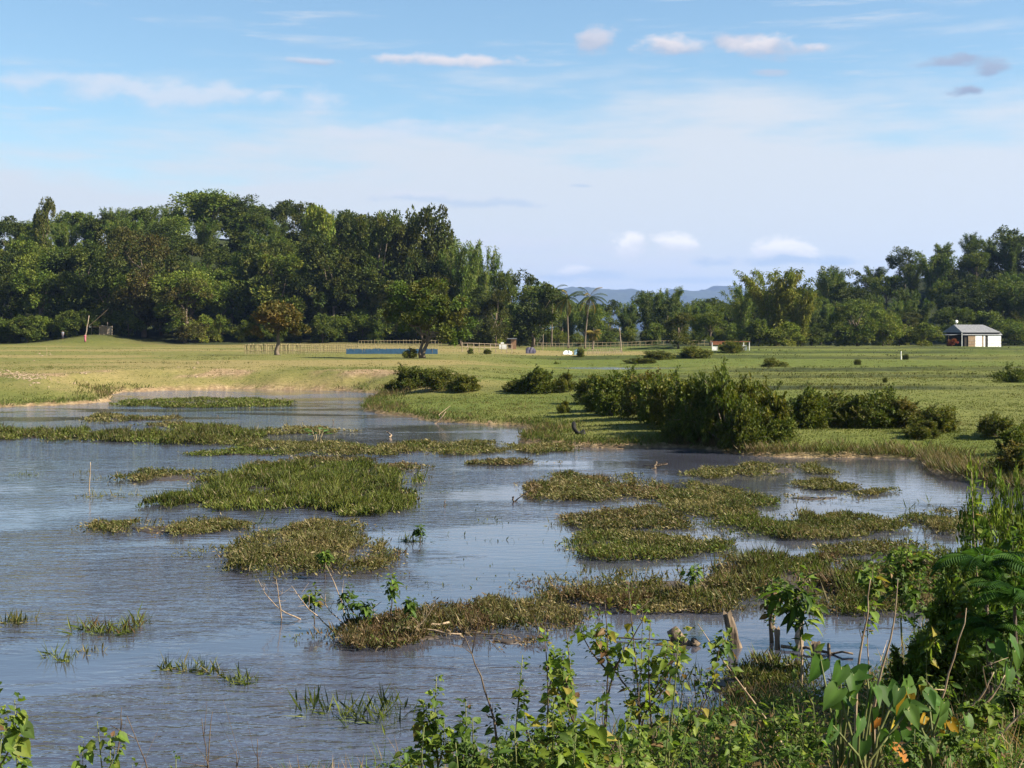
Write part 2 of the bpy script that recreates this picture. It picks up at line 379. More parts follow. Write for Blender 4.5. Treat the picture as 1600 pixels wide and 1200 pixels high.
def ground_mat():
    mt, nt = new_mat('ground'); L = nt.links.new; n = nt.nodes.new
    at = n('ShaderNodeAttribute'); at.attribute_name = 'col'
    sp = n('ShaderNodeSeparateColor'); L(at.outputs['Color'], sp.inputs[0])
    ge = n('ShaderNodeNewGeometry')
    def noise(scale, det=5, rough=.6, stretch=(1, 1, 1)):
        mp = n('ShaderNodeMapping'); mp.inputs['Scale'].default_value = stretch; L(ge.outputs['Position'], mp.inputs[0])
        z = n('ShaderNodeTexNoise'); z.inputs['Scale'].default_value = scale; z.inputs['Detail'].default_value = det; z.inputs['Roughness'].default_value = rough
        L(mp.outputs[0], z.inputs['Vector']); return z.outputs[0]
    def ramp(f, *st):
        r = n('ShaderNodeValToRGB'); e = r.color_ramp.elements
        while len(e) < len(st): e.new(.5)
        for k, (p, c) in enumerate(st): e[k].position = p; e[k].color = (*c, 1)
        L(f, r.inputs[0]); return r.outputs[0]
    def mix(f, a, b):
        m = n('ShaderNodeMix'); m.data_type = 'RGBA'; L(f, m.inputs[0]); L(a, m.inputs[6]); L(b, m.inputs[7]); return m.outputs[2]
    def mad(a, k, b):
        m = n('ShaderNodeMath'); m.operation = 'MULTIPLY_ADD'; L(a, m.inputs[0]); m.inputs[1].default_value = k; m.inputs[2].default_value = b; m.use_clamp = True; return m.outputs[0]
    fine = noise(3.0, 6, .7); tuft = noise(.9, 5, .65, (1, .6, 1)); big = noise(.12, 5, .6, (.5, 1, 1))
    g1 = ramp(tuft, (.25, (0.045, 0.065, 0.012)), (.5, (0.078, 0.098, 0.018)), (.75, (0.111, 0.126, 0.029)))
    g2 = ramp(fine, (.3, (0.120, 0.104, 0.036)), (.7, (0.240, 0.192, 0.080)))
    dry = n('ShaderNodeMath'); dry.operation = 'MULTIPLY_ADD'; L(sp.outputs[2], dry.inputs[0]); dry.inputs[1].default_value = 1.1; L(mad(big, 1.6, -.95), dry.inputs[2]); dry.use_clamp = True
    c = mix(dry.outputs[0], g1, g2)
    soil = ramp(fine, (.25, (0.080, 0.052, 0.030)), (.5, (0.208, 0.144, 0.080)), (.72, (0.400, 0.304, 0.184)))
    c = mix(sp.outputs[0], c, soil)
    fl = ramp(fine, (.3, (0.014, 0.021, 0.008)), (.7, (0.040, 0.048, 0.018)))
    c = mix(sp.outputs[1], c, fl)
    pb = n('ShaderNodeBsdfPrincipled'); L(c, pb.inputs['Base Color']); pb.inputs['Roughness'].default_value = .95; pb.inputs['Specular IOR Level'].default_value = .1
    bp = n('ShaderNodeBump'); bp.inputs['Strength'].default_value = .8; bp.inputs['Distance'].default_value = .12
    ad = n('ShaderNodeMath'); ad.operation = 'ADD'; L(fine, ad.inputs[0]); L(tuft, ad.inputs[1]); L(ad.outputs[0], bp.inputs['Height']); L(bp.outputs[0], pb.inputs['Normal'])
    o = n('ShaderNodeOutputMaterial'); L(pb.outputs[0], o.inputs[0])
    return mt
build_ground()

# ------------------------------------------------------------------ the water
def water_mat():
    mt, nt = new_mat('water'); L = nt.links.new; n = nt.nodes.new
    ge = n('ShaderNodeNewGeometry')
    def noise(scale, det, stretch, rz=0.0, rough=.5, dis=0.0):
        mp = n('ShaderNodeMapping'); mp.inputs['Scale'].default_value = stretch; mp.inputs['Rotation'].default_value = (0, 0, rz); L(ge.outputs['Position'], mp.inputs[0])
        z = n('ShaderNodeTexNoise'); z.inputs['Scale'].default_value = scale; z.inputs['Detail'].default_value = det; z.inputs['Roughness'].default_value = rough
        z.inputs['Distortion'].default_value = dis
        L(mp.outputs[0], z.inputs['Vector']); return z.outputs[0]
    def m(op, a, b=None, k=None):
        x = n('ShaderNodeMath'); x.operation = op; L(a, x.inputs[0])
        if b is not None: L(b, x.inputs[1])
        else: x.inputs[1].default_value = k
        return x.outputs[0]
    rip = noise(3.4, 3, (.42, 1.0, 1), R(12), .55, .4)
    fine = noise(9, 2, (.5, 1, 1), R(-10), .5)
    wind = noise(.11, 4, (.45, 1, 1), R(8), .6, .8)
    sx_ = n('ShaderNodeSeparateXYZ'); L(ge.outputs['Position'], sx_.inputs[0])
    lee = n('ShaderNodeMapRange'); lee.interpolation_type = 'SMOOTHSTEP'; L(sx_.outputs[0], lee.inputs[0]); lee.inputs[1].default_value = -8; lee.inputs[2].default_value = 6; lee.inputs[3].default_value = -.02; lee.inputs[4].default_value = .085
    wind = m('SUBTRACT', wind, lee.outputs[0])   # calmer water in the lee of the near bank and reeds
    mr = n('ShaderNodeMapRange'); mr.interpolation_type = 'SMOOTHSTEP'; L(wind, mr.inputs[0]); mr.inputs[1].default_value = .44; mr.inputs[2].default_value = .63; mr.inputs[3].default_value = .07; mr.inputs[4].default_value = 1.0
    hgt = m('ADD', rip, m('MULTIPLY', fine, k=.22))
    bp = n('ShaderNodeBump'); bp.inputs['Distance'].default_value = WATER_BUMP; L(hgt, bp.inputs['Height']); L(mr.outputs[0], bp.inputs['Strength'])
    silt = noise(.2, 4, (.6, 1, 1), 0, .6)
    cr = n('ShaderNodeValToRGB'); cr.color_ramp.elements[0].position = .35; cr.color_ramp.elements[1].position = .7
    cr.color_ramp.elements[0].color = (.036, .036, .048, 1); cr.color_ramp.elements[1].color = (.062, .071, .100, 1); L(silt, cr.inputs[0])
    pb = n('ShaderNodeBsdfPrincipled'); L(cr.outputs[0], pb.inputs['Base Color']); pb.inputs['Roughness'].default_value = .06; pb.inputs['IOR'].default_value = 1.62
    L(bp.outputs[0], pb.inputs['Normal'])
    o = n('ShaderNodeOutputMaterial'); L(pb.outputs[0], o.inputs[0])
    return mt
WATER_BUMP = .10
M['water'] = water_mat()
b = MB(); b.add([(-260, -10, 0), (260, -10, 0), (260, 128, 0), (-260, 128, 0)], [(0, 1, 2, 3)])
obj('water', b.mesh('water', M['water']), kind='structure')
zp = gz(POND[0] + POND[2] * 1.35, POND[1]) - .16
th = np.linspace(0, 2 * np.pi, 40, endpoint=False)
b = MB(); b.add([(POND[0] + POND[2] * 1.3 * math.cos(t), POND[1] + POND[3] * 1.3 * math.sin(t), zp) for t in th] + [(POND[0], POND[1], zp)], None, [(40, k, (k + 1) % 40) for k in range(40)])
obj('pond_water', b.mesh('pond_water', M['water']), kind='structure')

# ------------------------------------------------------------------ far blue ridge
def build_mountains():
    pts = [(-14000, 60), (-4700, 140)] + [(X(px, 10000), (HORIZON - py) / FPX * 10000) for px, py in [(700, 470), (800, 466), (860, 456), (905, 450), (930, 447), (962, 450), (985, 449), (1008, 455), (1026, 461), (1048, 451), (1090, 452), (1120, 448), (1138, 446), (1165, 455), (1230, 452), (1290, 458), (1400, 470)]] + [(5500, 160), (14000, 90)]
    xs = np.concatenate([np.linspace(-14000, -1100, 60), np.linspace(-1080, 3450, 260), np.linspace(3520, 14000, 50)])
    crest = np.interp(xs, [p[0] for p in pts], [p[1] for p in pts])
    crest = crest + (fbm(xs * .0075, xs * 0, 101, 5) - .5) * 22 + (fbm(xs * .038, xs * 0, 103, 3) - .5) * 8
    rows = []
    for k, v in enumerate(np.linspace(0, 1, 22)):
        prof = math.sin(min(v / .62, 1) * math.pi / 2) ** 1.3 if v < .62 else 1 - ((v - .62) / .38) ** 1.5
        yy = 7800 + v * 3550
        sp = (fbm(xs * .0025, np.full_like(xs, yy * .002), 105, 5) - .5) * 2
        z = crest * prof * (1 + .35 * sp * (1 - abs(v - .62) / .62 if v < .62 else 1 - (v - .62) / .38) * (0 if abs(v - .62) < .03 else 1)) - 3
        rows.append(np.stack([xs, np.full_like(xs, yy) + 450 * sp * (v < .55), z], -1))
    V = np.concatenate(rows); nc = len(xs)
    i = np.arange(21)[:, None] * nc + np.arange(nc - 1)[None]
    Q = np.stack([i, i + 1, i + nc + 1, i + nc], -1).reshape(-1, 4)
    obj('hills', mesh_np('hills', V, Q, None, noisy_mat('hill_forest', (.015, .025, .012), (.045, .06, .025), .012, .95, 1, dist=12), True), kind='structure')
build_mountains()
# ------------------------------------------------------------------ trees
def leaf_colors(rng, clump_id, nclump, pal, jit=.22):
    pal = np.array(pal, float)
    a = rng.integers(0, len(pal), nclump); bb = rng.integers(0, len(pal), nclump); t = rng.random(nclump)[:, None]
    cc = pal[a] * (1 - t) + pal[bb] * t
    c = cc[clump_id] * (1 + rng.uniform(-jit, jit, (len(clump_id), 1)))
    c = c * (1 + rng.uniform(-.08, .08, (len(clump_id), 3)))
    return np.repeat(np.clip(c * np.array([1.85, 1.56, 1.05]), .004, 1), 4, 0)
def crown_mesh(name, seed, blobs, nclump, nleaf, L, W, pal, csize=.30, droop=.15, mat=None, flat=1.0):
    """blobs: (cx,cy,cz,rx,ry,rz) in a tree 1 unit high; leaves gathered in clumps on the lobes"""
    rng = np.random.RandomState(seed); rg = np.random.default_rng(seed)
    B = np.array(blobs, float)
    w = (B[:, 3] * B[:, 5]) ** 1.0; w /= w.sum()
    bi = rng.choice(len(B), nclump, p=w)
    u = unit(rng, nclump); u[:, 2] = np.where(u[:, 2] < -.45, -u[:, 2], u[:, 2])
    rr = rng.uniform(.55, 1.0, nclump)[:, None]
    C = B[bi, :3] + u * B[bi, 3:] * rr
    cs = (csize * B[bi, 3:].mean(1)) * rng.uniform(.6, 1.35, nclump)
    li = rng.randint(0, nclump, nleaf)
    v = unit(rng, nleaf)
    out = v * rng.uniform(.5, 1.05, nleaf)[:, None]
    out[:, 2] *= flat
    Pp = C[li] + out * cs[li][:, None]
    D = v * .8 + u[li] * .45 + unit(rng, nleaf) * .6 + np.array([0, 0, -droop])
    N = v * 1.1 + u[li] * .5 + np.array([0, 0, .45]) + unit(rng, nleaf) * .4
    V, Q = leaf_cards(Pp, D, N, L * rng.uniform(.6, 1.3, nleaf), W * rng.uniform(.6, 1.3, nleaf))
    return mesh_np(name, V, Q, leaf_colors(rg, li, nclump, pal), mat or M['crown'])
def trunk_mesh(name, seed, h, r, limbs, lean=(0, 0), top=.6, mat='bark', sides=8):
    """tapered trunk with limbs reaching to the given points"""
    rng = np.random.RandomState(seed); b = MB()
    n = 7; t = np.linspace(0, 1, n)
    p = np.stack([lean[0] * t ** 1.3 + .012 * rng.normal(size=n) * (t > 0), lean[1] * t ** 1.3 + .012 * rng.normal(size=n) * (t > 0), h * t], -1)
    b.tube(p, r * (1.25 - .25 * np.minimum(t * 6, 1)) * (1 - .55 * t), sides)
    for (x, y, z, rr) in limbs:
        st = rng.uniform(top * .75, 1.0); base = np.array([np.interp(st, t, p[:, k]) for k in range(3)])
        end = np.array([x, y, z]); mid = (base + end) / 2 + np.array([0, 0, -.03]) + rng.normal(size=3) * .012
        b.tube(np.array([base, base * .6 + mid * .4, mid, mid * .4 + end * .6, end]), np.array([1, .85, .65, .4, .15]) * rr, 5)
    return b.mesh(name, M[mat], True)
def bamboo_mesh(name, seed, n_culm, nleaf, L, W, pal, spread=.24):
    rng = np.random.RandomState(seed); rg = np.random.default_rng(seed)
    P0, D0, I0 = [], [], []; b = MB(); per = nleaf // n_culm
    for k in range(n_culm):
        a = rng.uniform(0, 2 * np.pi); r0 = .05 * math.sqrt(rng.random()); hh = rng.uniform(.68, 1.0); out = rng.uniform(.35, 1) * spread
        t = np.linspace(0, 1, 9); rad = r0 + out * t ** 1.9; zz = hh * (t ** .95 - .16 * t ** 5)
        da = rng.uniform(-.35, .35)
        path = np.stack([np.cos(a + da * t) * rad, np.sin(a + da * t) * rad, zz], -1)
        b.tube(path, .0036 * (1 - .8 * t), 4, False)
        tt = 1 - rng.random(per) ** 1.1 * .93
        q = np.stack([np.interp(tt, t, path[:, j]) for j in range(3)], -1)
        sw = .052 * (1.25 - tt) + .012
        q = q + unit(rng, per) * sw[:, None] * rng.uniform(.2, 1.4, per)[:, None]
        d = np.stack([np.cos(a) + 0 * tt, np.sin(a) + 0 * tt, .25 - tt], -1) * .55 + unit(rng, per) * .8
        P0.append(q); D0.append(d); I0.append(np.full(per, k))
    P0 = np.concatenate(P0); D0 = np.concatenate(D0); I0 = np.concatenate(I0)
    V, Q = leaf_cards(P0, D0, np.array([0, 0, 1.0]) + unit(rng, len(P0)) * .7, L * rng.uniform(.6, 1.4, len(P0)), W * rng.uniform(.7, 1.3, len(P0)))
    return mesh_np(name, V, Q, leaf_colors(rg, I0, n_culm, pal), M['crown']), b.mesh(name + '_culms', M['bamboo'], True)

DARK = [(.022, .040, .012), (.034, .055, .016), (.048, .068, .020)]
MIDG = [(.036, .066, .014), (.055, .090, .020), (.075, .105, .026)]
LITE = [(.056, .092, .017), (.078, .112, .024), (.10, .125, .03)]
BAMB = [(.040, .078, .018), (.060, .100, .024), (.082, .118, .034)]
BAML = [(.075, .115, .022), (.11, .145, .030), (.14, .160, .042)]
BRWN = [(.040, .044, .018), (.052, .050, .020), (.038, .050, .017), (.028, .042, .013)]
OLIV = [(.042, .054, .017), (.056, .066, .021), (.034, .050, .014)]
RUST = [(.085, .064, .024), (.076, .066, .027), (.065, .070, .025), (.048, .062, .02)]
TREES = {}
def lobes(seed, n, zc, zr, rad, size, top=None):
    r = np.random.RandomState(seed); B = []
    for k in range(n):
        a = 2 * np.pi * (k + r.uniform(-.3, .3)) / n * 1.618 * 2; z = r.uniform(-1, 1)
        rr = rad * math.sqrt(max(0, 1 - z * z * .8)) * r.uniform(.55, 1)
        s = size * r.uniform(.7, 1.25)
        B.append((math.cos(a) * rr, math.sin(a) * rr, zc + z * zr, s, s, s * r.uniform(.65, .9)))
    return B
def reg(kind, crown, trunk): TREES.setdefault(kind, []).append((crown, trunk))
def make_broad(kind, seed, pal, n=10, zc=.50, zr=.36, rad=.27, size=.18, nl=10000, L=.030, W=.020, h=.55, cs=.34, lb=6):
    B = lobes(seed, n, zc, zr, rad, size)
    cm = crown_mesh('crown', seed, B, 150, nl, L, W, pal, cs)
    tm = trunk_mesh('trunk', seed, h, .022, [(x * .9, y * .9, z, .010) for x, y, z, *_ in B[:lb]])
    reg(kind, cm, tm)
for s_ in range(3): make_broad('dark', 11 + s_, DARK, n=12)
for s_ in range(2): make_broad('mid', 21 + s_, MIDG, n=11, rad=.29, size=.19)
for s_ in range(2): make_broad('big', 31 + s_, OLIV + DARK, n=17, zc=.50, zr=.40, rad=.27, size=.16, nl=17000, L=.026, W=.019)
make_broad('light', 41, LITE, n=9, zc=.6, zr=.3, rad=.22, size=.16, nl=6000, L=.036, W=.026)
make_broad('light', 42, LITE + MIDG, n=10, zc=.5, zr=.38, rad=.26, size=.17, nl=7500, L=.034, W=.024)
for s_ in range(2): make_broad('brown', 51 + s_, BRWN, n=13, zc=.5, zr=.40, rad=.29, size=.17, nl=12000, L=.022, W=.016)
make_broad('olive', 61, OLIV, n=11, rad=.27, size=.17, nl=9000)
for s_ in range(3): c_, t_ = bamboo_mesh('crown', 71 + s_, 34, 9000, .046, .010, BAMB); reg('bamboo', c_, t_)
c_, t_ = bamboo_mesh('crown', 81, 40, 10000, .046, .012, BAML, .34); reg('bamboo_light', c_, t_)
c_, t_ = bamboo_mesh('crown', 82, 26, 6000, .050, .012, BAMB, .32); reg('bamboo_light', c_, t_)
make_broad('bushy', 91, MIDG, n=12, zc=.45, zr=.38, rad=.40, size=.26, nl=7000, L=.05, W=.035, h=.4)
make_broad('bushy', 92, DARK + MIDG, n=12, zc=.45, zr=.38, rad=.42, size=.26, nl=7000, L=.05, W=.035, h=.4)
make_broad('bushy_light', 93, LITE, n=11, zc=.45, zr=.38, rad=.42, size=.26, nl=6000, L=.055, W=.04, h=.4)

KNAME = {'dark': 'broadleaf_tree', 'mid': 'broadleaf_tree', 'big': 'broadleaf_tree', 'light': 'broadleaf_tree', 'brown': 'broadleaf_tree', 'olive': 'broadleaf_tree',
         'bamboo': 'bamboo_clump', 'bamboo_light': 'bamboo_clump', 'bushy': 'bush', 'bushy_light': 'bush'}
KDESC = {'dark': 'dark green broadleaf tree', 'mid': 'mid green broadleaf tree', 'big': 'tall dense fine-leaved tree', 'light': 'bright green large-leaved tree', 'brown': 'brown-tinged round tree',
         'olive': 'olive green tree', 'bamboo': 'feathery dark bamboo clump', 'bamboo_light': 'yellow-green arching bamboo clump', 'bushy': 'dark rounded bush', 'bushy_light': 'bright green rounded bush'}
ORD = 'first second third fourth fifth sixth seventh eighth ninth tenth eleventh twelfth thirteenth fourteenth fifteenth sixteenth seventeenth eighteenth nineteenth twentieth'.split()
def ordinal(k): return ORD[k] if k < 20 else (['twenty', 'thirty', 'forty', 'fifty'][(k + 1) // 10 - 2] + '-' + ORD[(k + 1) % 10 - 1] if (k + 1) % 10 else {30: 'thirtieth', 40: 'fortieth', 50: 'fiftieth'}[k + 1])
PEND = []
_tr = random.Random(7)
def tree(kind, x, y, h, w=1.0, zone=None, label=None, group=None, rz=None, z=None, var=None):
    c, t = TREES[kind][(_tr.randrange(len(TREES[kind])) if var is None else var)]
    o = thing(KNAME[kind], label, 'bamboo' if 'bamboo' in kind else ('bush' if 'bushy' in kind else 'tree'), (x, y, (gz(x, y) if z is None else z) - .05), _tr.uniform(0, 6.28) if rz is None else rz, group, (h * w, h * w, h))
    obj('crown', c, o); obj('culms' if 'bamboo' in kind else 'trunk', t, o)
    if zone: PEND.append((o, x / y, kind, zone)); o['group'] = zone
    return o
def label_rows():
    by = {}
    for o, q, k, zn in PEND: by.setdefault((k, zn), []).append((q, o))
    for (k, zn), l in by.items():
        l.sort(key=lambda t: t[0])
        for i, (q, o) in enumerate(l):
            o['label'] = (KDESC[k] + ' ' + zn) if len(l) == 1 else '%s %s %s, from the left' % (ordinal(i), KDESC[k], zn)
def pick(wts):
    t = _tr.random() * sum(wts.values())
    for k, v in wts.items():
        t -= v
        if t <= 0: return k
    return k
# ---- the left hill: rows from its foot to its crest
def row(y, px0, px1, step, wts, hr, zone, jy=5, wr=(.9, 1.25)):
    px = px0
    while px < px1:
        yy = y + _tr.uniform(-jy, jy)
        tree(pick(wts), X(px + _tr.uniform(-.25, .25) * step, yy), yy, _tr.uniform(*hr), _tr.uniform(*wr), zone)
        px += step * _tr.uniform(.8, 1.2)
row(296, -50, 770, 50, {'dark': 4, 'mid': 4, 'olive': 1, 'bushy': 1}, (12, 17), 'along the foot of the left hill')
row(286, -40, 200, 26, {'bushy': 4, 'bushy_light': .5}, (3.5, 6), 'edging the left hill', 3)
row(288, 320, 780, 26, {'bushy': 4, 'bushy_light': .7}, (3.5, 6.5), 'edging the left hill', 3)
row(312, -70, 760, 46, {'dark': 3, 'mid': 4, 'bamboo': 4, 'light': 1}, (13, 17), 'low on the left hill')
row(330, -70, 730, 46, {'dark': 3, 'mid': 3, 'bamboo': 4, 'olive': 1, 'light': .6}, (13, 17), 'halfway up the left hill')
row(350, -70, 700, 44, {'bamboo': 6, 'dark': 2, 'mid': 3}, (13, 16), 'high on the left hill')
row(372, -60, 670, 42, {'bamboo': 6, 'mid': 3, 'dark': 2}, (12, 15), 'below the crest of the left hill')
row(394, -60, 650, 40, {'bamboo': 7, 'mid': 2, 'dark': 1}, (12, 15.5), 'on the crest of the left hill')
# ---- trees of the left hill one can single out
_ZT = {}
def ztop(me):
    if me.name not in _ZT:
        co = np.empty(len(me.vertices) * 3, np.float32); me.vertices.foreach_get('co', co); _ZT[me.name] = float(np.percentile(co[2::3], 99))
    return _ZT[me.name]
def T(kind, px, pyb, pyt, d, wpx, label, var=None, zb=None):
    """crown top at row pyt, width wpx in the photo, standing d metres off"""
    if var is None: var = _tr.randrange(len(TREES[kind]))
    x = X(px, d); zg = gz(x, d); h = (Z(pyt, d) - zg) / ztop(TREES[kind][var][0])
    wid = {'big': .80, 'brown': .84, 'dark': .76, 'mid': .80, 'light': .72, 'olive': .80, 'bamboo': .6, 'bamboo_light': .72, 'bushy': 1.25, 'bushy_light': 1.25}[kind]
    return tree(kind, x, d, h, wpx * d / FPX / (wid * h), None, label, 'trees that stand out', var=var)
T('brown', 225, 545, 362, 291, 150, 'tall brown-topped round tree above the bamboo pen')
T('mid', 285, 545, 425, 287, 110, 'low-branching dark tree with its crown down to the grass')
T('brown', 290, 545, 440, 284, 105, 'fine-leaved rounded tree overhanging the grass beside the pen')
T('big', 520, 540, 375, 293, 120, 'dense dark fine-leaved tree behind the bamboo fence')
T('big', 590, 540, 338, 296, 110, 'tall olive tree rising behind the blue net fence')
T('big', 655, 540, 330, 300, 125, 'tallest dense tree at the right end of the left hill', 1)
T('light', 500, 540, 325, 318, 75, 'bright yellow-green tree breaking the skyline of the left hill', 0)
T('big', 560, 540, 338, 335, 90, 'fine-leaved tree behind the olive one on the hill')
T('big', 465, 540, 318, 355, 90, 'fine-leaved tree right of the highest bamboo')
T('dark', 610, 540, 342, 330, 90, 'dark tree filling the skyline left of the tallest dense tree')
T('dark', 540, 540, 332, 345, 80, 'dark skyline tree beside the bright one')
T('big', 420, 540, 380, 310, 110, 'dense fine-leaved tree above the rust-tinged tree')
T('light', 435, 540, 400, 290, 90, 'bright layered tree behind the rust-coloured tree', 1)
T('mid', 330, 540, 300, 372, 120, 'broad tree at the very top of the left hill')
T('dark', 375, 540, 308, 372, 90, 'dark tree beside the highest tree of the left hill')
T('olive', 68, 540, 312, 345, 50, 'thin ragged tree sticking up on the left skyline')
T('bamboo', 720, 540, 385, 296, 75, 'feathery bamboo clump right of the tallest dense tree')
T('bamboo', 755, 540, 386, 305, 60, 'tall bamboo clump at the right edge of the left hill')
T('bamboo', 695, 540, 370, 305, 80, 'bamboo clump rising behind the twin-trunk field tree')
T('mid', 790, 540, 425, 300, 45, 'small drooping tree at the end of the hill skyline')
T('olive', 775, 545, 455, 262, 55, 'yellowing tree above the small brick hut')
T('dark', 832, 545, 432, 268, 95, 'dark domed tree left of the palms')
T('mid', 835, 545, 445, 292, 80, 'pale domed tree behind the dark tree by the palms')
T('dark', 745, 545, 470, 262, 60, 'low dark tree behind the rail fence')
T('mid', 720, 548, 478, 268, 50, 'small leafy tree just right of the leaning field tree')
# ---- trees beyond the village
row(318, 800, 1290, 46, {'dark': 3, 'mid': 4, 'bamboo': 3}, (8.5, 11.5), 'fronting the village wood')
row(350, 800, 1290, 44, {'bamboo': 4, 'dark': 3, 'mid': 2}, (9.5, 13), 'inside the village wood', 8)
row(400, 790, 1300, 42, {'bamboo': 4, 'dark': 4, 'mid': 2}, (11, 14), 'at the back of the village wood', 10)
T('bamboo', 1045, 545, 452, 330, 55, 'tall dark bamboo clump in front of the blue ridge')
T('bamboo', 1015, 545, 458, 326, 55, 'bamboo clump left of the tallest one before the blue ridge')
T('olive', 1060, 545, 490, 245, 66, 'brown-tinged rounded tree right of the tall pole')
T('mid', 1110, 545, 488, 250, 60, 'layered green tree behind the low white frame')
T('bamboo_light', 1210, 548, 424, 262, 120, 'tallest yellow-green bamboo clump in the middle of the plain', 0)
T('bamboo_light', 1160, 548, 443, 275, 70, 'slender bamboo clump with arching tips beside the tallest yellow one', 1)
T('bamboo_light', 1250, 548, 455, 262, 70, 'lower bamboo clump leaning over the terraces', 0)
T('bushy', 1185, 548, 500, 255, 60, 'dark bush under the yellow-green bamboo')
T('bushy_light', 1225, 548, 505, 252, 70, 'bright bush under the yellow-green bamboo')
# ---- the right hill
row(280, 1270, 1480, 26, {'bushy': 3, 'bushy_light': 2}, (2.2, 4), 'edging the right hill', 3)
row(288, 790, 1300, 28, {'bushy': 4, 'bushy_light': 1}, (2.5, 4.5), 'edging the village wood', 3)
row(292, 1275, 1660, 50, {'mid': 4, 'dark': 2, 'olive': 1, 'bushy': 2}, (6.5, 9.5), 'along the foot of the right hill', 4)
row(310, 1290, 1680, 52, {'mid': 3, 'dark': 3, 'bamboo': 3}, (9, 12), 'low on the right hill')
row(332, 1290, 1700, 50, {'dark': 3, 'mid': 2, 'bamboo': 4}, (10, 13), 'halfway up the right hill')
row(358, 1285, 1700, 46, {'bamboo': 6, 'dark': 3, 'mid': 2}, (10.5, 13.5), 'high on the right hill')
row(384, 1285, 1720, 44, {'bamboo': 5, 'dark': 4}, (10.5, 14), 'on the crest of the right hill')
T('dark', 1585, 540, 358, 360, 90, 'dark tree cut by the frame at the top of the right hill')
T('dark', 1520, 540, 382, 360, 80, 'rounded dark tree on the right skyline')
T('bamboo', 1460, 540, 396, 350, 70, 'bamboo clump on the right skyline above the house')
T('bamboo', 1300, 540, 424, 345, 60, 'bamboo clump starting the right hill skyline')
T('mid', 1562, 540, 438, 300, 90, 'leafy tree above the right end of the white house')
T('bamboo', 1592, 540, 446, 297, 80, 'bamboo clump at the right frame edge behind the house')
T('dark', 1530, 540, 452, 297, 80, 'dark tree straight behind the white house')
T('bushy', 1585, 540, 500, 288, 80, 'dark bush right of the white house')
T('light', 1340, 545, 476, 262, 75, 'bright rounded tree left of the white house', 1)
T('bushy_light', 1380, 545, 488, 264, 60, 'large-leaved bright bush left of the white house')
T('bushy_light', 1440, 541, 506, 268, 70, 'low bright bush beside the white house')
T('bushy', 1310, 545, 488, 262, 50, 'dark bush beside the bright rounded tree')
T('bushy_light', 1405, 541, 500, 270, 50, 'small bright shrub between tree and house')
# ---- single trees in the field
def field_tree(label, x, y, h, w, pal, seed, trunks, blobs, nl, L, W):
    z = gz(x, y)
    o = thing('field_tree', label, 'tree', (x, y, z - .05), 0, None, (h, h, h))
    obj('crown', crown_mesh('crown', seed, blobs, 120, nl, L, W, pal, .34, .1, None, .7), o)
    for k, (hh, lean, r, off) in enumerate(trunks):
        me = trunk_mesh('trunk', seed + k, hh, r, [(q[0] * .85, q[1] * .85, q[2], .012) for q in blobs[k::len(trunks)][:5]] if k == 0 or True else [], lean, .7)
        obj('trunk', me, o, loc=(off, 0, 0))
d_ = 176; x_ = X(433, d_)
B1 = [(-.30, 0, .55, .22, .25, .20), (.28, .05, .58, .24, .25, .22), (0, -.1, .74, .30, .28, .22), (-.12, .1, .84, .22, .22, .14), (.1, -.2, .50, .22, .2, .17), (-.42, .05, .42, .14, .15, .12), (.42, 0, .45, .15, .16, .14), (.05, .2, .6, .3, .2, .2)]
field_tree('small rust-tinged tree standing alone on the pasture by the bamboo fence', x_, d_, (553 - 469) * d_ / FPX + .2, 1, RUST, 301, [(.5, (.02, 0), .045, 0)], B1, 9000, .048, .030)
d_ = 160; x_ = X(658, d_)
B2 = [(-.16, .1, .82, .30, .26, .17), (.12, 0, .88, .28, .26, .13), (.34, -.05, .66, .24, .26, .22), (.44, 0, .40, .20, .24, .24), (.40, -.1, .24, .16, .2, .14), (-.05, -.2, .42, .24, .2, .17), (.30, -.15, .30, .20, .2, .18), (-.34, .05, .66, .20, .22, .15), (-.24, -.1, .50, .22, .2, .15), (.05, -.1, .62, .28, .26, .2), (.15, .1, .45, .25, .2, .18), (-.42, 0, .54, .12, .14, .10), (.48, .05, .58, .14, .15, .14)]
field_tree('wide twin-trunked tree standing alone on the pasture, olive at its top', x_, d_, (560 - 440) * d_ / FPX, 1, [(.068, .076, .022), (.060, .080, .022), (.044, .080, .018), (.050, .088, .02)], 311, [(.45, (.01, 0), .026, 0), (.36, (.11, -.02), .030, .03)], B2, 16000, .036, .024)

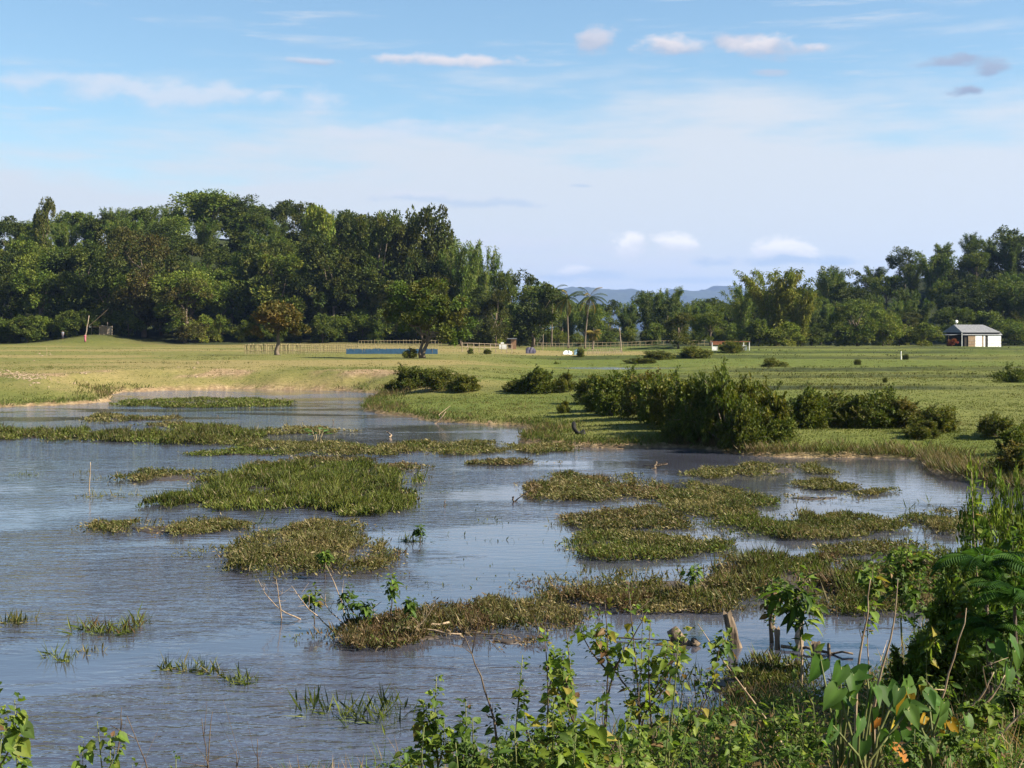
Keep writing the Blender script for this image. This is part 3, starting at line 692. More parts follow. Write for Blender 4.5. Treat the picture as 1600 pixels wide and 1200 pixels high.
# ---- coconut palms
def palm(px, pyt, pyb, d, lean, label, yellow=0.0, nf=22, fl=3.6):
    x = X(px, d); zg = gz(x, d); h = Z(pyt, d) - zg; rng = np.random.RandomState(int(px))
    o = thing('coconut_palm', label, 'palm', (x, d, zg - .05), 0, 'coconut palms')
    t = np.linspace(0, 1, 10); tp = np.stack([lean * t ** 1.6, 0 * t, h * t], -1)
    b = MB(); b.tube(tp, .15 * (1 - .35 * t) + .10 * (t < .05), 7); obj('trunk', b.mesh('trunk', M['bark'], True), o)
    top = tp[-1]
    for k in range(nf):
        a = k * 2.399 + rng.uniform(-.2, .2); up = rng.uniform(-.35, 1.15) if k > nf * .3 else rng.uniform(-1.1, -.2); ln = fl * rng.uniform(.8, 1.1)
        s = np.linspace(0, 1, 16); ang = up - 1.25 * s ** 1.4
        dr = np.cumsum(np.cos(ang)) / 16 * ln; dz = np.cumsum(np.sin(ang)) / 16 * ln
        mid = np.stack([np.cos(a) * dr, np.sin(a) * dr, dz], -1) + top
        pts = np.repeat(mid[1:], 2, 0); side = np.tile([1, -1], 15)[:, None] * np.array([-math.sin(a), math.cos(a), 0])
        tang = np.repeat(np.gradient(mid, axis=0)[1:], 2, 0); tang /= np.linalg.norm(tang, axis=1)[:, None]
        D = side * .8 + tang * .5 + np.array([0, 0, -.55])
        L = np.repeat(.75 * np.sin(np.pi * (.12 + .8 * s[1:])), 2)
        V, Q = leaf_cards(pts, D, np.tile([0, 0, 1.0], (30, 1)), L, .14)
        yl = rng.random() < yellow or up < -.6
        c = np.array((.22, .17, .04) if yl else [(.05, .075, .018), (.075, .10, .024)][k % 2])
        m2 = MB(); m2.add(V, Q); m2.tube(mid, .03, 3, False)
        cols = np.tile(c, (m2.n, 1)) * rng.uniform(.85, 1.15, (m2.n, 1))
        obj('frond', m2.mesh('frond', M['crown'], False, cols), o)
palm(888, 466, 537, 262, -.3, 'left one of the two tall coconut palms by the village', .1)
palm(914, 464, 537, 256, .9, 'right one of the two tall coconut palms, with a leaning trunk', .3)
palm(862, 455, 540, 285, .3, 'coconut palm half hidden behind the two tall ones', .15, 18)
palm(926, 518, 540, 250, .1, 'young yellowing palm at the foot of the leaning palm', .8, 14, 1.7)

# ---- bushes along the right bank
BUSH = []
def bush_mesh(seed, pal, nleaf=8500, L=.070, W=.042, nshoot=70):
    """uneven shrub, 1 unit high: lobes of different size, hollows, and leafy shoots that stick out"""
    r = np.random.RandomState(seed); rg = np.random.default_rng(seed); B = []
    for k in range(13):
        a = r.uniform(0, 6.28); rr = .52 * math.sqrt(r.random()); s_ = r.uniform(.10, .27); top = .78 * (1 - .75 * (rr / .6) ** 2) * r.uniform(.55, 1.1)
        B.append((math.cos(a) * rr, math.sin(a) * rr, max(top - s_ * .3, .12), s_ * r.uniform(.8, 1.4), s_ * r.uniform(.8, 1.4), s_ * r.uniform(.6, 1.1)))
    for k in range(6):
        a = k * 1.05 + r.uniform(-.3, .3); B.append((math.cos(a) * .36, math.sin(a) * .36, .16, .22, .22, .18))
    BA = np.array(B); n1 = int(nleaf * .72); nc = 150; bi = r.randint(0, len(B), nc); u = unit(r, nc); u[:, 2] = np.where(u[:, 2] < -.5, -u[:, 2], u[:, 2])
    C = BA[bi, :3] + u * BA[bi, 3:] * r.uniform(.5, 1, nc)[:, None]; cs = .55 * BA[bi, 3:].mean(1) * r.uniform(.6, 1.4, nc)
    li = r.randint(0, nc, n1); v = unit(r, n1); P1 = C[li] + v * (cs[li] * r.uniform(.4, 1.05, n1))[:, None]
    D1 = v + unit(r, n1) * .7; N1 = v + np.array([0, 0, .5]) + unit(r, n1) * .5
    b = MB(); P2, D2, N2, L2 = [], [], [], []; per = (nleaf - n1) // nshoot
    for k in range(nshoot):
        q = BA[r.randint(len(B))]; uu = unit(r, 1)[0]; uu[2] = abs(uu[2]) * .8 + .35; uu /= np.linalg.norm(uu); p0 = q[:3] + uu * q[3:] * .7; ln = r.uniform(.12, .34)
        path = p0 + np.outer(np.linspace(0, 1, 5), uu * ln) + np.outer(np.linspace(0, 1, 5) ** 2, np.array([r.normal() * .05, r.normal() * .05, -.04])); b.tube(path, .004, 3, False)
        t = r.random(per); pp = np.stack([np.interp(t, np.linspace(0, 1, 5), path[:, j]) for j in range(3)], -1) + unit(r, per) * .018
        P2.append(pp); D2.append(unit(r, per) + uu * .5); N2.append(unit(r, per) * .6 + np.array([0, 0, .8])); L2.append(np.full(per, nc + k))
    P = np.concatenate([P1] + P2); D = np.concatenate([D1] + D2); N = np.concatenate([N1] + N2); ci = np.concatenate([li] + L2).astype(int)
    V, Q = leaf_cards(P, D, N, L * r.uniform(.5, 1.3, len(P)), W * r.uniform(.5, 1.3, len(P)))
    for k in range(9):
        q = B[k]; b.tube([(r.normal() * .04, r.normal() * .04, 0), (q[0] * .5, q[1] * .5, q[2] * .55), (q[0], q[1], q[2])], [.016, .011, .005], 5)
    k_ = 1 / np.percentile(V[:, 2], 95); V[:, 2] *= k_; b.V = [v_ * np.array([1, 1, k_]) for v_ in b.V]
    return mesh_np('foliage', V, Q, leaf_colors(rg, ci, nc + nshoot, pal), M['bush']), b.mesh('stem', M['bark'], True)
BPAL = [[(.030, .052, .011), (.044, .070, .014), (.066, .086, .019)], [(.032, .050, .012), (.052, .074, .016), (.080, .090, .021)], [(.042, .064, .013), (.062, .084, .018), (.088, .098, .026)], [(.032, .048, .012), (.050, .066, .016), (.078, .074, .024)]]
for k in range(7): BUSH.append(bush_mesh(420 + k, BPAL[k % 4]))
def bush(px, pyb, wpx, pyt, label, var=0, zg=None, sy=.9):
    d = (CAM_H - .6) * FPX / (pyb - HORIZON)
    for _ in range(6):
        x = X(px, d); z = gz(x, d); d = .5 * d + .5 * (CAM_H - z) * FPX / (pyb - HORIZON)
    h = Z(pyt, d) - z; w = wpx * d / FPX / 1.2
    o = thing('bush', label, 'bush', (x, d, z - .08), px * .37, 'bushes along the bank', (w, w * sy, h / .95))
    if wpx > 25 and (px % 2): var = (var + 4) % 7
    obj('foliage', BUSH[var][0], o); obj('stem', BUSH[var][1], o)
    return o
for a in [(648, 606, 62, 578, 'first bush of the bank row, above the grassy spit', 0), (690, 609, 64, 581, 'second bush of the bank row, low and wide', 1), (722, 612, 50, 588, 'low bush closing the first bank cluster', 2),
          (838, 614, 72, 582, 'dark twin-topped bush standing apart above the spit', 0), (880, 613, 36, 587, 'small upright bush beside the twin-topped one', 2), (800, 612, 30, 597, 'very low bush between the two bank clusters', 1),
          (922, 630, 66, 594, 'bush that starts the long dark hedge', 1), (962, 648, 80, 592, 'high bush casting shade on the spit', 0), (1008, 655, 84, 594, 'second high bush of the long dark hedge', 3),
          (1055, 668, 88, 604, 'bush in the middle of the long dark hedge', 1), (1098, 690, 96, 603, 'tall bush reaching down to the water', 0), (1135, 694, 92, 602, 'tallest bush at the water in the hedge', 3),
          (1185, 686, 92, 608, 'rounded bush ending the tall hedge', 1), (1060, 690, 60, 650, 'low dark bush at the foot of the hedge', 0), (1215, 690, 60, 660, 'brownish low bush right of the tall hedge', 3),
          (1030, 662, 80, 600, 'bush behind the middle of the long dark hedge', 0), (1080, 680, 90, 610, 'broad bush low in the long dark hedge', 1), (1160, 700, 80, 640, 'dark bush at the water below the tall hedge', 0), (940, 642, 60, 606, 'bush behind the start of the long dark hedge', 0), (1335, 668, 70, 630, 'dark gap bush between the slope bushes', 1), (1262, 668, 84, 618, 'rounded bush on the slope right of the hedge', 0), (1305, 664, 74, 622, 'bush joined to the rounded one on the slope', 2), (1370, 668, 86, 620, 'dark bush with a pointed top on the slope', 0),
          (1412, 668, 76, 630, 'reddish-brown bush on the slope', 3), (1462, 676, 80, 640, 'last low bush on the open slope', 1), (1440, 684, 60, 660, 'small bush below the last slope bush', 2), (1558, 682, 62, 651, 'dark isolated bush above the cove', 1),
          (1592, 706, 70, 672, 'bush on the mound at the cove, cut by the frame', 0), (1610, 742, 110, 700, 'leafy bush hanging over the cove at the frame edge', 3),
          (1579, 598, 46, 577, 'round dark bush alone on the upper terrace', 0), (1226, 577, 40, 562, 'flat grey-green mound bush on the terrace', 2), (1340, 570, 12, 562, 'tiny shrub on the terrace edge', 1), (1416, 562, 10, 554, 'small shrub beside the marker post', 1),
          (1030, 562, 60, 550, 'bush at the right end of the little pond', 1), (1090, 560, 50, 544, 'bush right of the little pond', 2), (1002, 568, 50, 560, 'low bush at the edge of the little pond', 1), (872, 576, 24, 568, 'low dark bush on the field left of the pond', 0), (912, 560, 16, 546, 'small bush by the white wall', 1),
          (1382, 598, 8, 590, 'tiny shrub on the pasture slope', 1), (1143, 552, 40, 536, 'bush in front of the low white frame', 2), (880, 645, 22, 628, 'little bush at the corner of the spit', 2),
          (640, 560, 24, 546, 'small bush at the left foot of the twin-trunked tree', 2), (735, 553, 10, 545, 'small upright weed bush by the rail fence', 0), (762, 553, 14, 546, 'second weed bush by the rail fence', 1), (615, 612, 30, 596, 'reedy bush at the corner where the bank meets the spit', 2)]:
    bush(*a)
label_rows()
# ------------------------------------------------------------------ plant islands in the shallows
OLV = [(.105, .110, .034), (.145, .140, .048), (.20, .17, .072), (.080, .095, .025)]
GRN = [(.080, .110, .020), (.115, .145, .028), (.155, .175, .040), (.065, .085, .018)]
TAN = [(.17, .12, .062), (.12, .10, .038), (.10, .105, .034), (.22, .17, .09), (.08, .09, .028)]
BRN = [(.12, .075, .04), (.16, .11, .06), (.09, .085, .03), (.24, .18, .10), (.07, .08, .025)]
def mat_leaves(rng, Pw, h, blade, pal, lai=2.3, seed=0, gap=.35, tall=1.0, jag=.35, lift=0.0):
    Pw = np.array(Pw); x0, y0 = Pw.min(0) - .5; x1, y1 = Pw.max(0) + .5
    d = Pw[:, 1].mean()
    L0 = .050 + .0015 * d; W0 = L0 * .40
    n = int((x1 - x0) * (y1 - y0) * lai * .85 / (L0 * W0 * .5))
    n = min(n, 90000)
    x = rng.uniform(x0, x1, n); y = rng.uniform(y0, y1, n)
    s = sdist(Pw, x, y)
    size = max(.35, np.sqrt((x1 - x0) * (y1 - y0)) * .16)
    sj = s + (fbm(x * 1.0, y * .5, seed + 3, 6) - .46) * size * jag * 9 + rng.normal(size=n) * .14 * size
    hole = fbm(x * .9, y * .55, seed + 9, 3)
    pk = ss(-.30 * size, .45 * size, sj) ** 1.4 * (.06 + .94 * ss(gap - .04, gap + .12, hole))
    keep = (s > -1.1 * size) & (rng.random(n) < np.maximum(pk, .02 * (sj > -.6 * size)))
    x, y, sj = x[keep], y[keep], sj[keep]; n = len(x)
    lump = fbm(x * 1.6, y * 1.2, seed + 17, 4)
    hl = .50 * h * (.1 + 1.5 * lump * lump + .35 * lump) * (.35 + .65 * ss(-.15 * size, .12 * size, sj)) * tall
    isb = rng.random(n) < blade
    a = rng.uniform(0, 2 * np.pi, n)
    zz = np.where(isb, rng.uniform(0, .25, n), rng.random(n) ** .7) * hl + .01 + lift
    up = np.where(isb, rng.uniform(1.2, 4, n), rng.uniform(-.2, 1.3, n))
    D = np.stack([np.cos(a), np.sin(a), up], -1)
    N = np.stack([np.cos(a + 2), np.sin(a + 2), np.where(isb, .3, 1.4)], -1) + unit(rng, n) * .4
    L = np.where(isb, hl * rng.uniform(.5, 1.7, n) + .05, L0 * rng.uniform(.6, 1.35, n)); W = np.where(isb, .009 + .0006 * d, W0 * rng.uniform(.6, 1.3, n))
    V, Q = leaf_cards(np.stack([x, y, zz], -1), D, N, L, W)
    pal = np.array(pal); m = len(pal)
    f = np.clip(fbm(x * .5, y * .35, seed + 23, 3) * 1.6 - .3, 0, .999) * m
    k = np.where(rng.random(n) < .45, rng.integers(0, m, n), f.astype(int))
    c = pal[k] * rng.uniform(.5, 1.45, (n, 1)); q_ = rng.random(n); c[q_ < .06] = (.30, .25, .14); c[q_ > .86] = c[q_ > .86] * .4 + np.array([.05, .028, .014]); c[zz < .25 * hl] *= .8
    return V, Q, np.repeat(c, 4, 0)
def mud_bed(Pw, seed, hgt=.05, grow=1.0, mat='mud'):
    Pw = np.array(Pw); c = Pw.mean(0); pts = []
    n = len(Pw)
    for k in range(n):
        a, b2 = Pw[k], Pw[(k + 1) % n]
        for t in np.linspace(0, 1, 6, endpoint=False): pts.append(a * (1 - t) + b2 * t)
    pts = np.array(pts); rad = np.linalg.norm(pts - c, axis=1)
    j = 1 + .22 * (fbm(pts[:, 0] * .9 + seed, pts[:, 1] * .9, 5, 3) - .5)
    V = []; m = len(pts)
    for sc, z in [(1.0, -.06), (.95, .35 * hgt), (.82, .8 * hgt), (.45, hgt)]:
        q = c + (pts - c) * (sc * j * grow * .85)[:, None]
        V.append(np.column_stack([q, np.full(m, z) + (.02 * fbm(q[:, 0] * 3, q[:, 1] * 3, 8, 2) - .01) * (z > 0)]))
    V = np.concatenate(V + [np.array([[c[0], c[1], hgt]])])
    Q = [(r * m + k, r * m + (k + 1) % m, (r + 1) * m + (k + 1) % m, (r + 1) * m + k) for r in range(3) for k in range(m)]
    T = [(3 * m + k, 3 * m + (k + 1) % m, 4 * m) for k in range(m)]
    b = MB(); b.add(V, Q, T); return b.mesh('mud_bed', M[mat], True)
def island(label, poly, h, blade, pal, mud=.04, lai=2.3, gap=.36, jag=.35, name='plant_island', cat='plant island', grow=.68, tall=1.0, back=.55):
    P0 = [G(*p) for p in poly]; cy = np.mean([p[1] for p in poly])
    P1 = [G(px, py + (back * h * FPX / G(px, py)[1] if py < cy else 0)) for px, py in poly]
    seed = int(poly[0][0] * 7 + poly[0][1]); rng = np.random.default_rng(seed)
    c = np.mean(P1, 0)
    o = thing(name, label, cat, (c[0], c[1], 0), 0, 'plant islands in the shallows')
    loc = [(p[0] - c[0], p[1] - c[1]) for p in P1]
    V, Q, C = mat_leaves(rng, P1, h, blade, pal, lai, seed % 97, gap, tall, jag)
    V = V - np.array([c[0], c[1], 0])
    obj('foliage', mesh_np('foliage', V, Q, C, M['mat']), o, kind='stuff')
    if mud: obj('mud_bed', mud_bed(loc, seed, mud, grow), o)
    return o
ISL = [
 ('flat grassy bar with a bare earth edge in front of the far bank', [(172, 634), (205, 625), (300, 621), (400, 621), (442, 634), (300, 637)], .30, .5, GRN, .16, 2.0, .1),
 ('thin plant bar left of the second long strip', [(125, 652), (165, 645), (230, 650), (285, 650), (205, 657), (165, 661)], .35, .4, OLV, .04, 2.2, .36),
 ('narrow olive strip right of the thin bar', [(195, 661), (260, 658), (330, 662), (345, 668), (250, 667)], .28, .3, OLV, .04, 2.2, .34),
 ('long tall green strip cut by the left edge of the frame', [(-60, 668), (60, 668), (130, 670), (230, 674), (300, 662), (345, 663), (398, 686), (330, 697), (240, 691), (130, 690), (50, 684), (-60, 684)], .50, .6, GRN + OLV[:2], .07, 2.4, .25),
 ('dark sunken strip under the long green one', [(298, 706), (350, 700), (420, 702), (470, 706), (400, 712), (310, 712)], .22, .4, GRN, .03, 1.6, .4),
 ('low oval mat above the young big-leaved plant', [(392, 672), (440, 664), (500, 666), (555, 674), (470, 679), (420, 678)], .30, .3, OLV, .04, 2.3, .3),
 ('longest straight mat crossing the middle of the river', [(370, 690), (440, 685), (520, 690), (570, 691), (650, 690), (800, 692), (885, 699), (890, 705), (760, 706), (640, 711), (540, 712), (430, 704)], .30, .35, OLV + GRN[:1], .06, 2.3, .3),
 ('small lens-shaped mat alone right of the longest one', [(745, 720), (800, 712), (858, 719), (840, 727), (770, 727)], .24, .2, TAN, .03, 2.3, .2),
 ('brownish low mat behind the big green island', [(400, 728), (435, 716), (490, 712), (575, 716), (572, 724), (470, 728)], .28, .2, TAN, .03, 2.2, .33),
 ('big bright green grassy island left of centre', [(330, 748), (400, 730), (480, 722), (560, 719), (590, 738), (620, 750), (642, 774), (612, 800), (540, 804), (450, 796), (350, 792), (255, 787), (330, 774), (410, 764)], .46, .72, GRN, .05, 2.6, .27),
 ('ragged olive mat left of the big green island', [(180, 752), (230, 730), (330, 732), (400, 742), (320, 753), (215, 755)], .30, .35, OLV + GRN[:1], .03, 2.0, .42),
 ('thin tan tongue right of the big green island', [(560, 732), (600, 724), (650, 722), (688, 730), (620, 738)], .25, .2, TAN, .03, 2.2, .3),
 ('long flat mat alone in open water on the left', [(148, 825), (200, 810), (300, 806), (385, 815), (398, 828), (300, 835), (190, 839)], .30, .25, OLV + TAN[:1], .03, 2.4, .28),
 ('tapering olive mat in the middle of the near water', [(320, 848), (400, 836), (470, 812), (540, 812), (600, 835), (622, 856), (570, 868), (565, 890), (510, 905), (440, 905), (400, 892), (440, 876), (370, 860)], .34, .3, OLV + TAN[:1], .03, 2.5, .30),
 ('large oval mat of small leaves right of centre', [(824, 758), (880, 738), (980, 740), (1022, 758), (1030, 774), (920, 784), (840, 778)], .34, .15, OLV + TAN[:2], .04, 2.7, .2),
 ('mat joined to the right end of the large oval one', [(1030, 768), (1090, 752), (1150, 760), (1195, 785), (1160, 805), (1090, 808), (1040, 792)], .32, .2, OLV + GRN[:1], .04, 2.5, .28),
 ('brown-edged mat between two channels right of centre', [(893, 816), (960, 789), (1040, 788), (1078, 810), (1070, 826), (980, 828), (905, 826)], .34, .15, OLV + TAN, .04, 2.7, .22),
 ('green mat in front of the brown-edged one', [(888, 850), (930, 826), (1040, 824), (1118, 840), (1120, 860), (1050, 876), (920, 872)], .34, .2, OLV + GRN[:2], .04, 2.7, .22),
 ('broad ragged mat in the right half of the shallows', [(1085, 822), (1150, 798), (1260, 795), (1340, 800), (1398, 815), (1390, 832), (1250, 842), (1140, 840)], .34, .3, OLV + GRN[:2], .03, 2.3, .38),
 ('thin scattered mat in the shade below the hedge', [(1080, 740), (1180, 724), (1270, 720), (1290, 732), (1180, 744), (1110, 747)], .26, .1, OLV, .02, 1.9, .42),
 ('small isolated mat in the cove', [(1243, 758), (1280, 744), (1328, 755), (1322, 766), (1260, 767)], .26, .1, OLV, .03, 2.4, .2),
 ('low string of leaves below the isolated cove mat', [(1206, 778), (1238, 766), (1280, 772), (1335, 768), (1336, 780), (1250, 785)], .26, .1, OLV + TAN[:1], .02, 2.0, .4),
 ('little tuft mat at the right of the cove', [(1338, 767), (1362, 760), (1390, 768), (1370, 774)], .22, .1, OLV, .02, 2.2, .2),
 ('ragged mat reaching to the right edge of the water', [(1380, 803), (1470, 794), (1560, 800), (1640, 806), (1640, 835), (1560, 832), (1480, 832), (1440, 808)], .32, .25, OLV + GRN[:1], .03, 2.0, .42),
 ('brown leafy mat at the left of the near reed bed', [(800, 935), (880, 895), (1000, 880), (1120, 882), (1170, 925), (1120, 950), (1000, 952), (860, 950)], .36, .35, OLV + BRN, .03, 2.3, .32),
 ('broken middle mat of the near reed bed', [(1090, 900), (1180, 858), (1290, 852), (1350, 895), (1320, 955), (1200, 952), (1120, 935)], .5, .4, OLV + GRN[:2] + BRN[:1], .03, 2.4, .36),
 ('dry brown mat with dead stalks before the shaded bushes', [(1260, 915), (1340, 890), (1450, 880), (1530, 895), (1520, 960), (1400, 962), (1280, 955)], .34, .3, BRN + TAN, .06, 2.6, .2),
 ('thin strip of weeds behind the near reed bed', [(1270, 858), (1330, 846), (1410, 844), (1440, 858), (1380, 868), (1300, 870)], .28, .2, OLV + BRN[:1], .02, 2.0, .36),
 ('small-leaved mat in front of the shaded bushes', [(1320, 880), (1400, 862), (1490, 858), (1520, 890), (1440, 905), (1350, 905)], .45, .2, GRN + DARK[:2], .03, 2.3, .3),
 ('tangled mat of weeds and flotsam near the centre', [(600, 975), (650, 945), (700, 925), (780, 920), (880, 935), (900, 960), (860, 976), (760, 988), (660, 992)], .34, .4, OLV + BRN, .03, 2.1, .34),
 ('low raft of flotsam and grass below the arching twigs', [(480, 985), (560, 966), (640, 970), (730, 978), (740, 1000), (640, 1010), (530, 1010)], .24, .45, BRN + GRN[:2], .03, 2.0, .36),
 ('brown flotsam patch trailing right of the twig raft', [(745, 1002), (780, 992), (830, 996), (850, 1004), (790, 1010)], .10, .2, BRN, .02, 1.6, .38),
 ('grassy clump around the old posts', [(1050, 1072), (1110, 1030), (1180, 1018), (1250, 1030), (1262, 1062), (1200, 1092), (1100, 1098)], .42, .6, GRN + BRN[:2] + OLV, .06, 2.4, .3),
]
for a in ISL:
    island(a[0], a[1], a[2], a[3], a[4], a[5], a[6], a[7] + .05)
# small emergent tufts
def tuft(label, spots, h, pal, blades=26, spread=.12, cat='water weed'):
    c = np.mean([G(px, py) for px, py in spots], 0); rng = np.random.default_rng(int(c[0] * 91 + c[1] * 37) & 0xffff)
    o = thing('water_weed', label, cat, (c[0], c[1], 0), 0, 'tufts of weed standing in open water')
    Vs, Cs = [], []
    for px, py in spots:
        q = np.array(G(px, py)) - c; n = int(blades * 1.5 * rng.uniform(.4, 1.4)); d = G(px, py)[1]
        a = rng.uniform(0, 6.28, n); p = np.column_stack([q[0] + rng.normal(size=n) * spread, q[1] + rng.normal(size=n) * spread * 1.3, np.full(n, -.02)])
        flat = rng.random(n) < .42
        D = np.stack([np.cos(a), np.sin(a), np.where(flat, .25, rng.uniform(.8, 4, n))], -1)
        V, Q = leaf_cards(p, D, np.stack([np.cos(a + 2), np.sin(a + 2), .6 + 0 * a], -1), h * rng.uniform(.25, 1.25, n), np.where(rng.random(n) < .3, .032, .012))
        Vs.append(V); Cs.append(np.repeat(np.array(pal)[rng.integers(0, len(pal), n)] * rng.uniform(.7, 1.2, (n, 1)), 4, 0))
    V = np.concatenate(Vs); Q = np.arange(len(V)).reshape(-1, 4)
    obj('blades', mesh_np('blades', V, Q, np.concatenate(Cs), M['mat']), o, kind='stuff')
tuft('little weed tuft nearest the left frame edge', [(20, 972), (30, 972), (42, 970)], .22, OLV, 30)
tuft('widest weed tuft in the open water on the left', [(130, 985), (150, 985), (160, 988), (178, 986), (188, 988), (205, 982), (218, 974)], .32, GRN + BRN[:1], 34)
tuft('pair of dark weed sprigs below the widest tuft', [(88, 1030), (106, 1032), (75, 1026)], .28, GRN, 20, .07)
tuft('tiny weed sprig between two tufts', [(140, 1018), (155, 1018)], .14, OLV, 18)
tuft('row of upright weed sprigs in the left water', [(265, 1045), (278, 1045), (292, 1046), (305, 1047), (320, 1050), (335, 1054)], .28, GRN + OLV, 16, .07)
tuft('bushy weed tuft at the end of the sprig row', [(362, 1064), (375, 1066), (388, 1066)], .26, GRN, 26, .09)
tuft('dark grassy weeds near the bottom middle', [(480, 1106), (510, 1112), (540, 1118), (560, 1128), (590, 1118), (615, 1108), (605, 1130)], .36, GRN + DARK, 22, .14)
tuft('scattered sprigs left of the ragged olive mat', [(140, 776), (160, 777), (185, 772), (205, 774), (130, 742), (155, 748)], .30, OLV, 18, .2)
tuft('thin sprigs near the left frame edge in the ruffled water', [(30, 742), (45, 742), (65, 743)], .22, GRN, 16, .2)
tuft('sprigs right of the long tall strip', [(355, 697), (380, 699), (410, 698)], .26, GRN, 16, .3)
tuft('sprigs left of the tapering mat', [(404, 818), (424, 818), (412, 890), (420, 845)], .34, GRN, 14, .06)
tuft('leafy sprig on a floating root right of the tapering mat', [(634, 845), (645, 846), (655, 846)], .26, GRN + DARK, 20, .07)
tuft('string of sprigs between the large oval mat and the cove', [(1025, 755), (1040, 756), (1065, 756), (1160, 787), (875, 820), (868, 822)], .24, OLV, 16, .15)
tuft('sparse sprigs in the open cove', [(1455, 788), (1500, 785), (1520, 792), (1475, 802), (1545, 800), (1420, 795)], .30, OLV + GRN[:1], 14, .12)
tuft('pale sprigs by the river bend', [(365, 626), (175, 676), (90, 672), (280, 640), (345, 652)], .2, TAN, 12, .3)
tuft('floating green scum streaks in the middle channel', [(760, 815), (775, 812), (690, 768), (700, 765), (660, 758), (740, 812), (725, 840), (790, 845)], .12, GRN, 16, .35)
tuft('submerged green weed under the mid channel', [(720, 880), (745, 905), (760, 902), (680, 920), (700, 790)], .08, GRN, 20, .4)

# ------------------------------------------------------------------ grass on the banks
def build_grass(name, n, pyr, hgt, seed, near_shore=False, pal=None, blades=4, label=None):
    rng = np.random.default_rng(seed)
    px = rng.uniform(-60, 1660, n); py = rng.uniform(*pyr, n)
    d = (CAM_H - .55) * FPX / (py - HORIZON); x = (px - 800) * d / FPX; y = d
    z, s1, s2, wl, st = ground_z(x, y)
    d2 = (CAM_H - z) * FPX / (py - HORIZON)
    ok = (s1 > .02) & (z < 2.6)
    if near_shore == 'step': ok &= (st > .35) & (y > 85)
    elif near_shore == 'tuss': ok &= (fbm(x * .22, y * .12, seed + 5, 4) > .585)
    elif near_shore: ok &= (s1 < 1.5 + .012 * y) & (rng.random(n) < np.exp(-s1 / (.55 + .006 * y)))
    x, y, z, s1, st = x[ok], y[ok], z[ok], s1[ok], st[ok]; n = len(x)
    pal = np.array(pal)
    patch = fbm(x * .12, y * .12, seed, 4)
    k = np.repeat(np.arange(n), blades); m = len(k)
    a = rng.uniform(0, 6.28, m); sp = .05 + .0012 * y[k]
    p = np.column_stack([x[k] + rng.normal(size=m) * sp, y[k] + rng.normal(size=m) * sp, z[k] - .02])
    D = np.stack([np.cos(a), np.sin(a), rng.uniform(.8, 3.5, m)], -1)
    hh = (hgt * (.35 + 1.3 * patch) * (1 + 2.2 * st))[k] * rng.uniform(.5, 1.3, m)
    V, Q = leaf_cards(p, D, np.stack([np.cos(a + 1.8), np.sin(a + 1.8), .5 + 0 * a], -1), hh, .006 + .00042 * y[k])
    f = np.clip(patch * 1.7 - .35, 0, .999) * len(pal)
    ci = np.where(rng.random(n) < .5, f.astype(int), rng.integers(0, len(pal), n))
    base = pal[ci] * (1 - .45 * st[:, None])  # blades on the steps darkened in colour too, with the painted step shade
    C = np.repeat(base[k] * rng.uniform(.75, 1.25, (m, 1)), 4, 0)
    o = obj(name, mesh_np(name, V, Q, C, M['mat']), kind='stuff'); o['label'] = label; o['category'] = 'grass'
GRS = [(.062, .086, .016), (.082, .106, .020), (.104, .124, .025), (.125, .13, .037), (.155, .142, .05)]
build_grass('grass', 60000, (590, 790), .085, 501, False, GRS, 4, 'short pasture grass on the river banks and terraces')
build_grass('bank_grass', 200000, (600, 790), .34, 502, True, GRS[:3] + [(.13, .10, .045), (.16, .12, .06)], 4, 'long grass fringing the water along the banks')
build_grass('tussocks', 30000, (556, 740), .11, 504, 'tuss', GRS[1:4] + [(.15, .13, .05)], 5, 'scattered tussocks of longer grass on the pasture')
build_grass('terrace_grass', 16000, (541, 600), .10, 505, 'step', [(.045, .062, .013), (.060, .074, .017), (.085, .080, .028)], 3, 'rank dark grass along the terrace edges, darkened further for the step shade')
build_grass('field_grass', 9000, (540, 592), .07, 503, False, GRS[1:] + [(.22, .18, .08)], 3, 'dry pasture grass on the far fields')
# ------------------------------------------------------------------ plain colours for small built things
def flat_mat(name, c, rough=.7, var=.15):
    return noisy_mat(name, tuple(v * (1 - var) for v in c), tuple(min(1, v * (1 + var)) for v in c), 3, rough, .01)
for nm, c in {'white_wall': (.82, .81, .78), 'tin': (.22, .225, .235), 'brown_board': (.26, .18, .11), 'dark_in': (.03, .025, .02), 'blue_net': (.05, .12, .21), 'skin': (.25, .14, .09), 'grey_shirt': (.22, .23, .28),
              'pink_cloth': (.42, .12, .16), 'dark_cloth': (.05, .05, .07), 'hair': (.015, .012, .01), 'white_cloth': (.75, .73, .70), 'tarp': (.06, .055, .08), 'teal_sheet': (.16, .25, .30), 'brick': (.30, .17, .10), 'orange_leaf': (.30, .06, .015), 'black': (.012, .011, .010), 'rust_beam': (.30, .12, .06)}.items():
    M[nm] = flat_mat(nm, c)
def at(px, d): x = X(px, d); return x, d, gz(x, d)

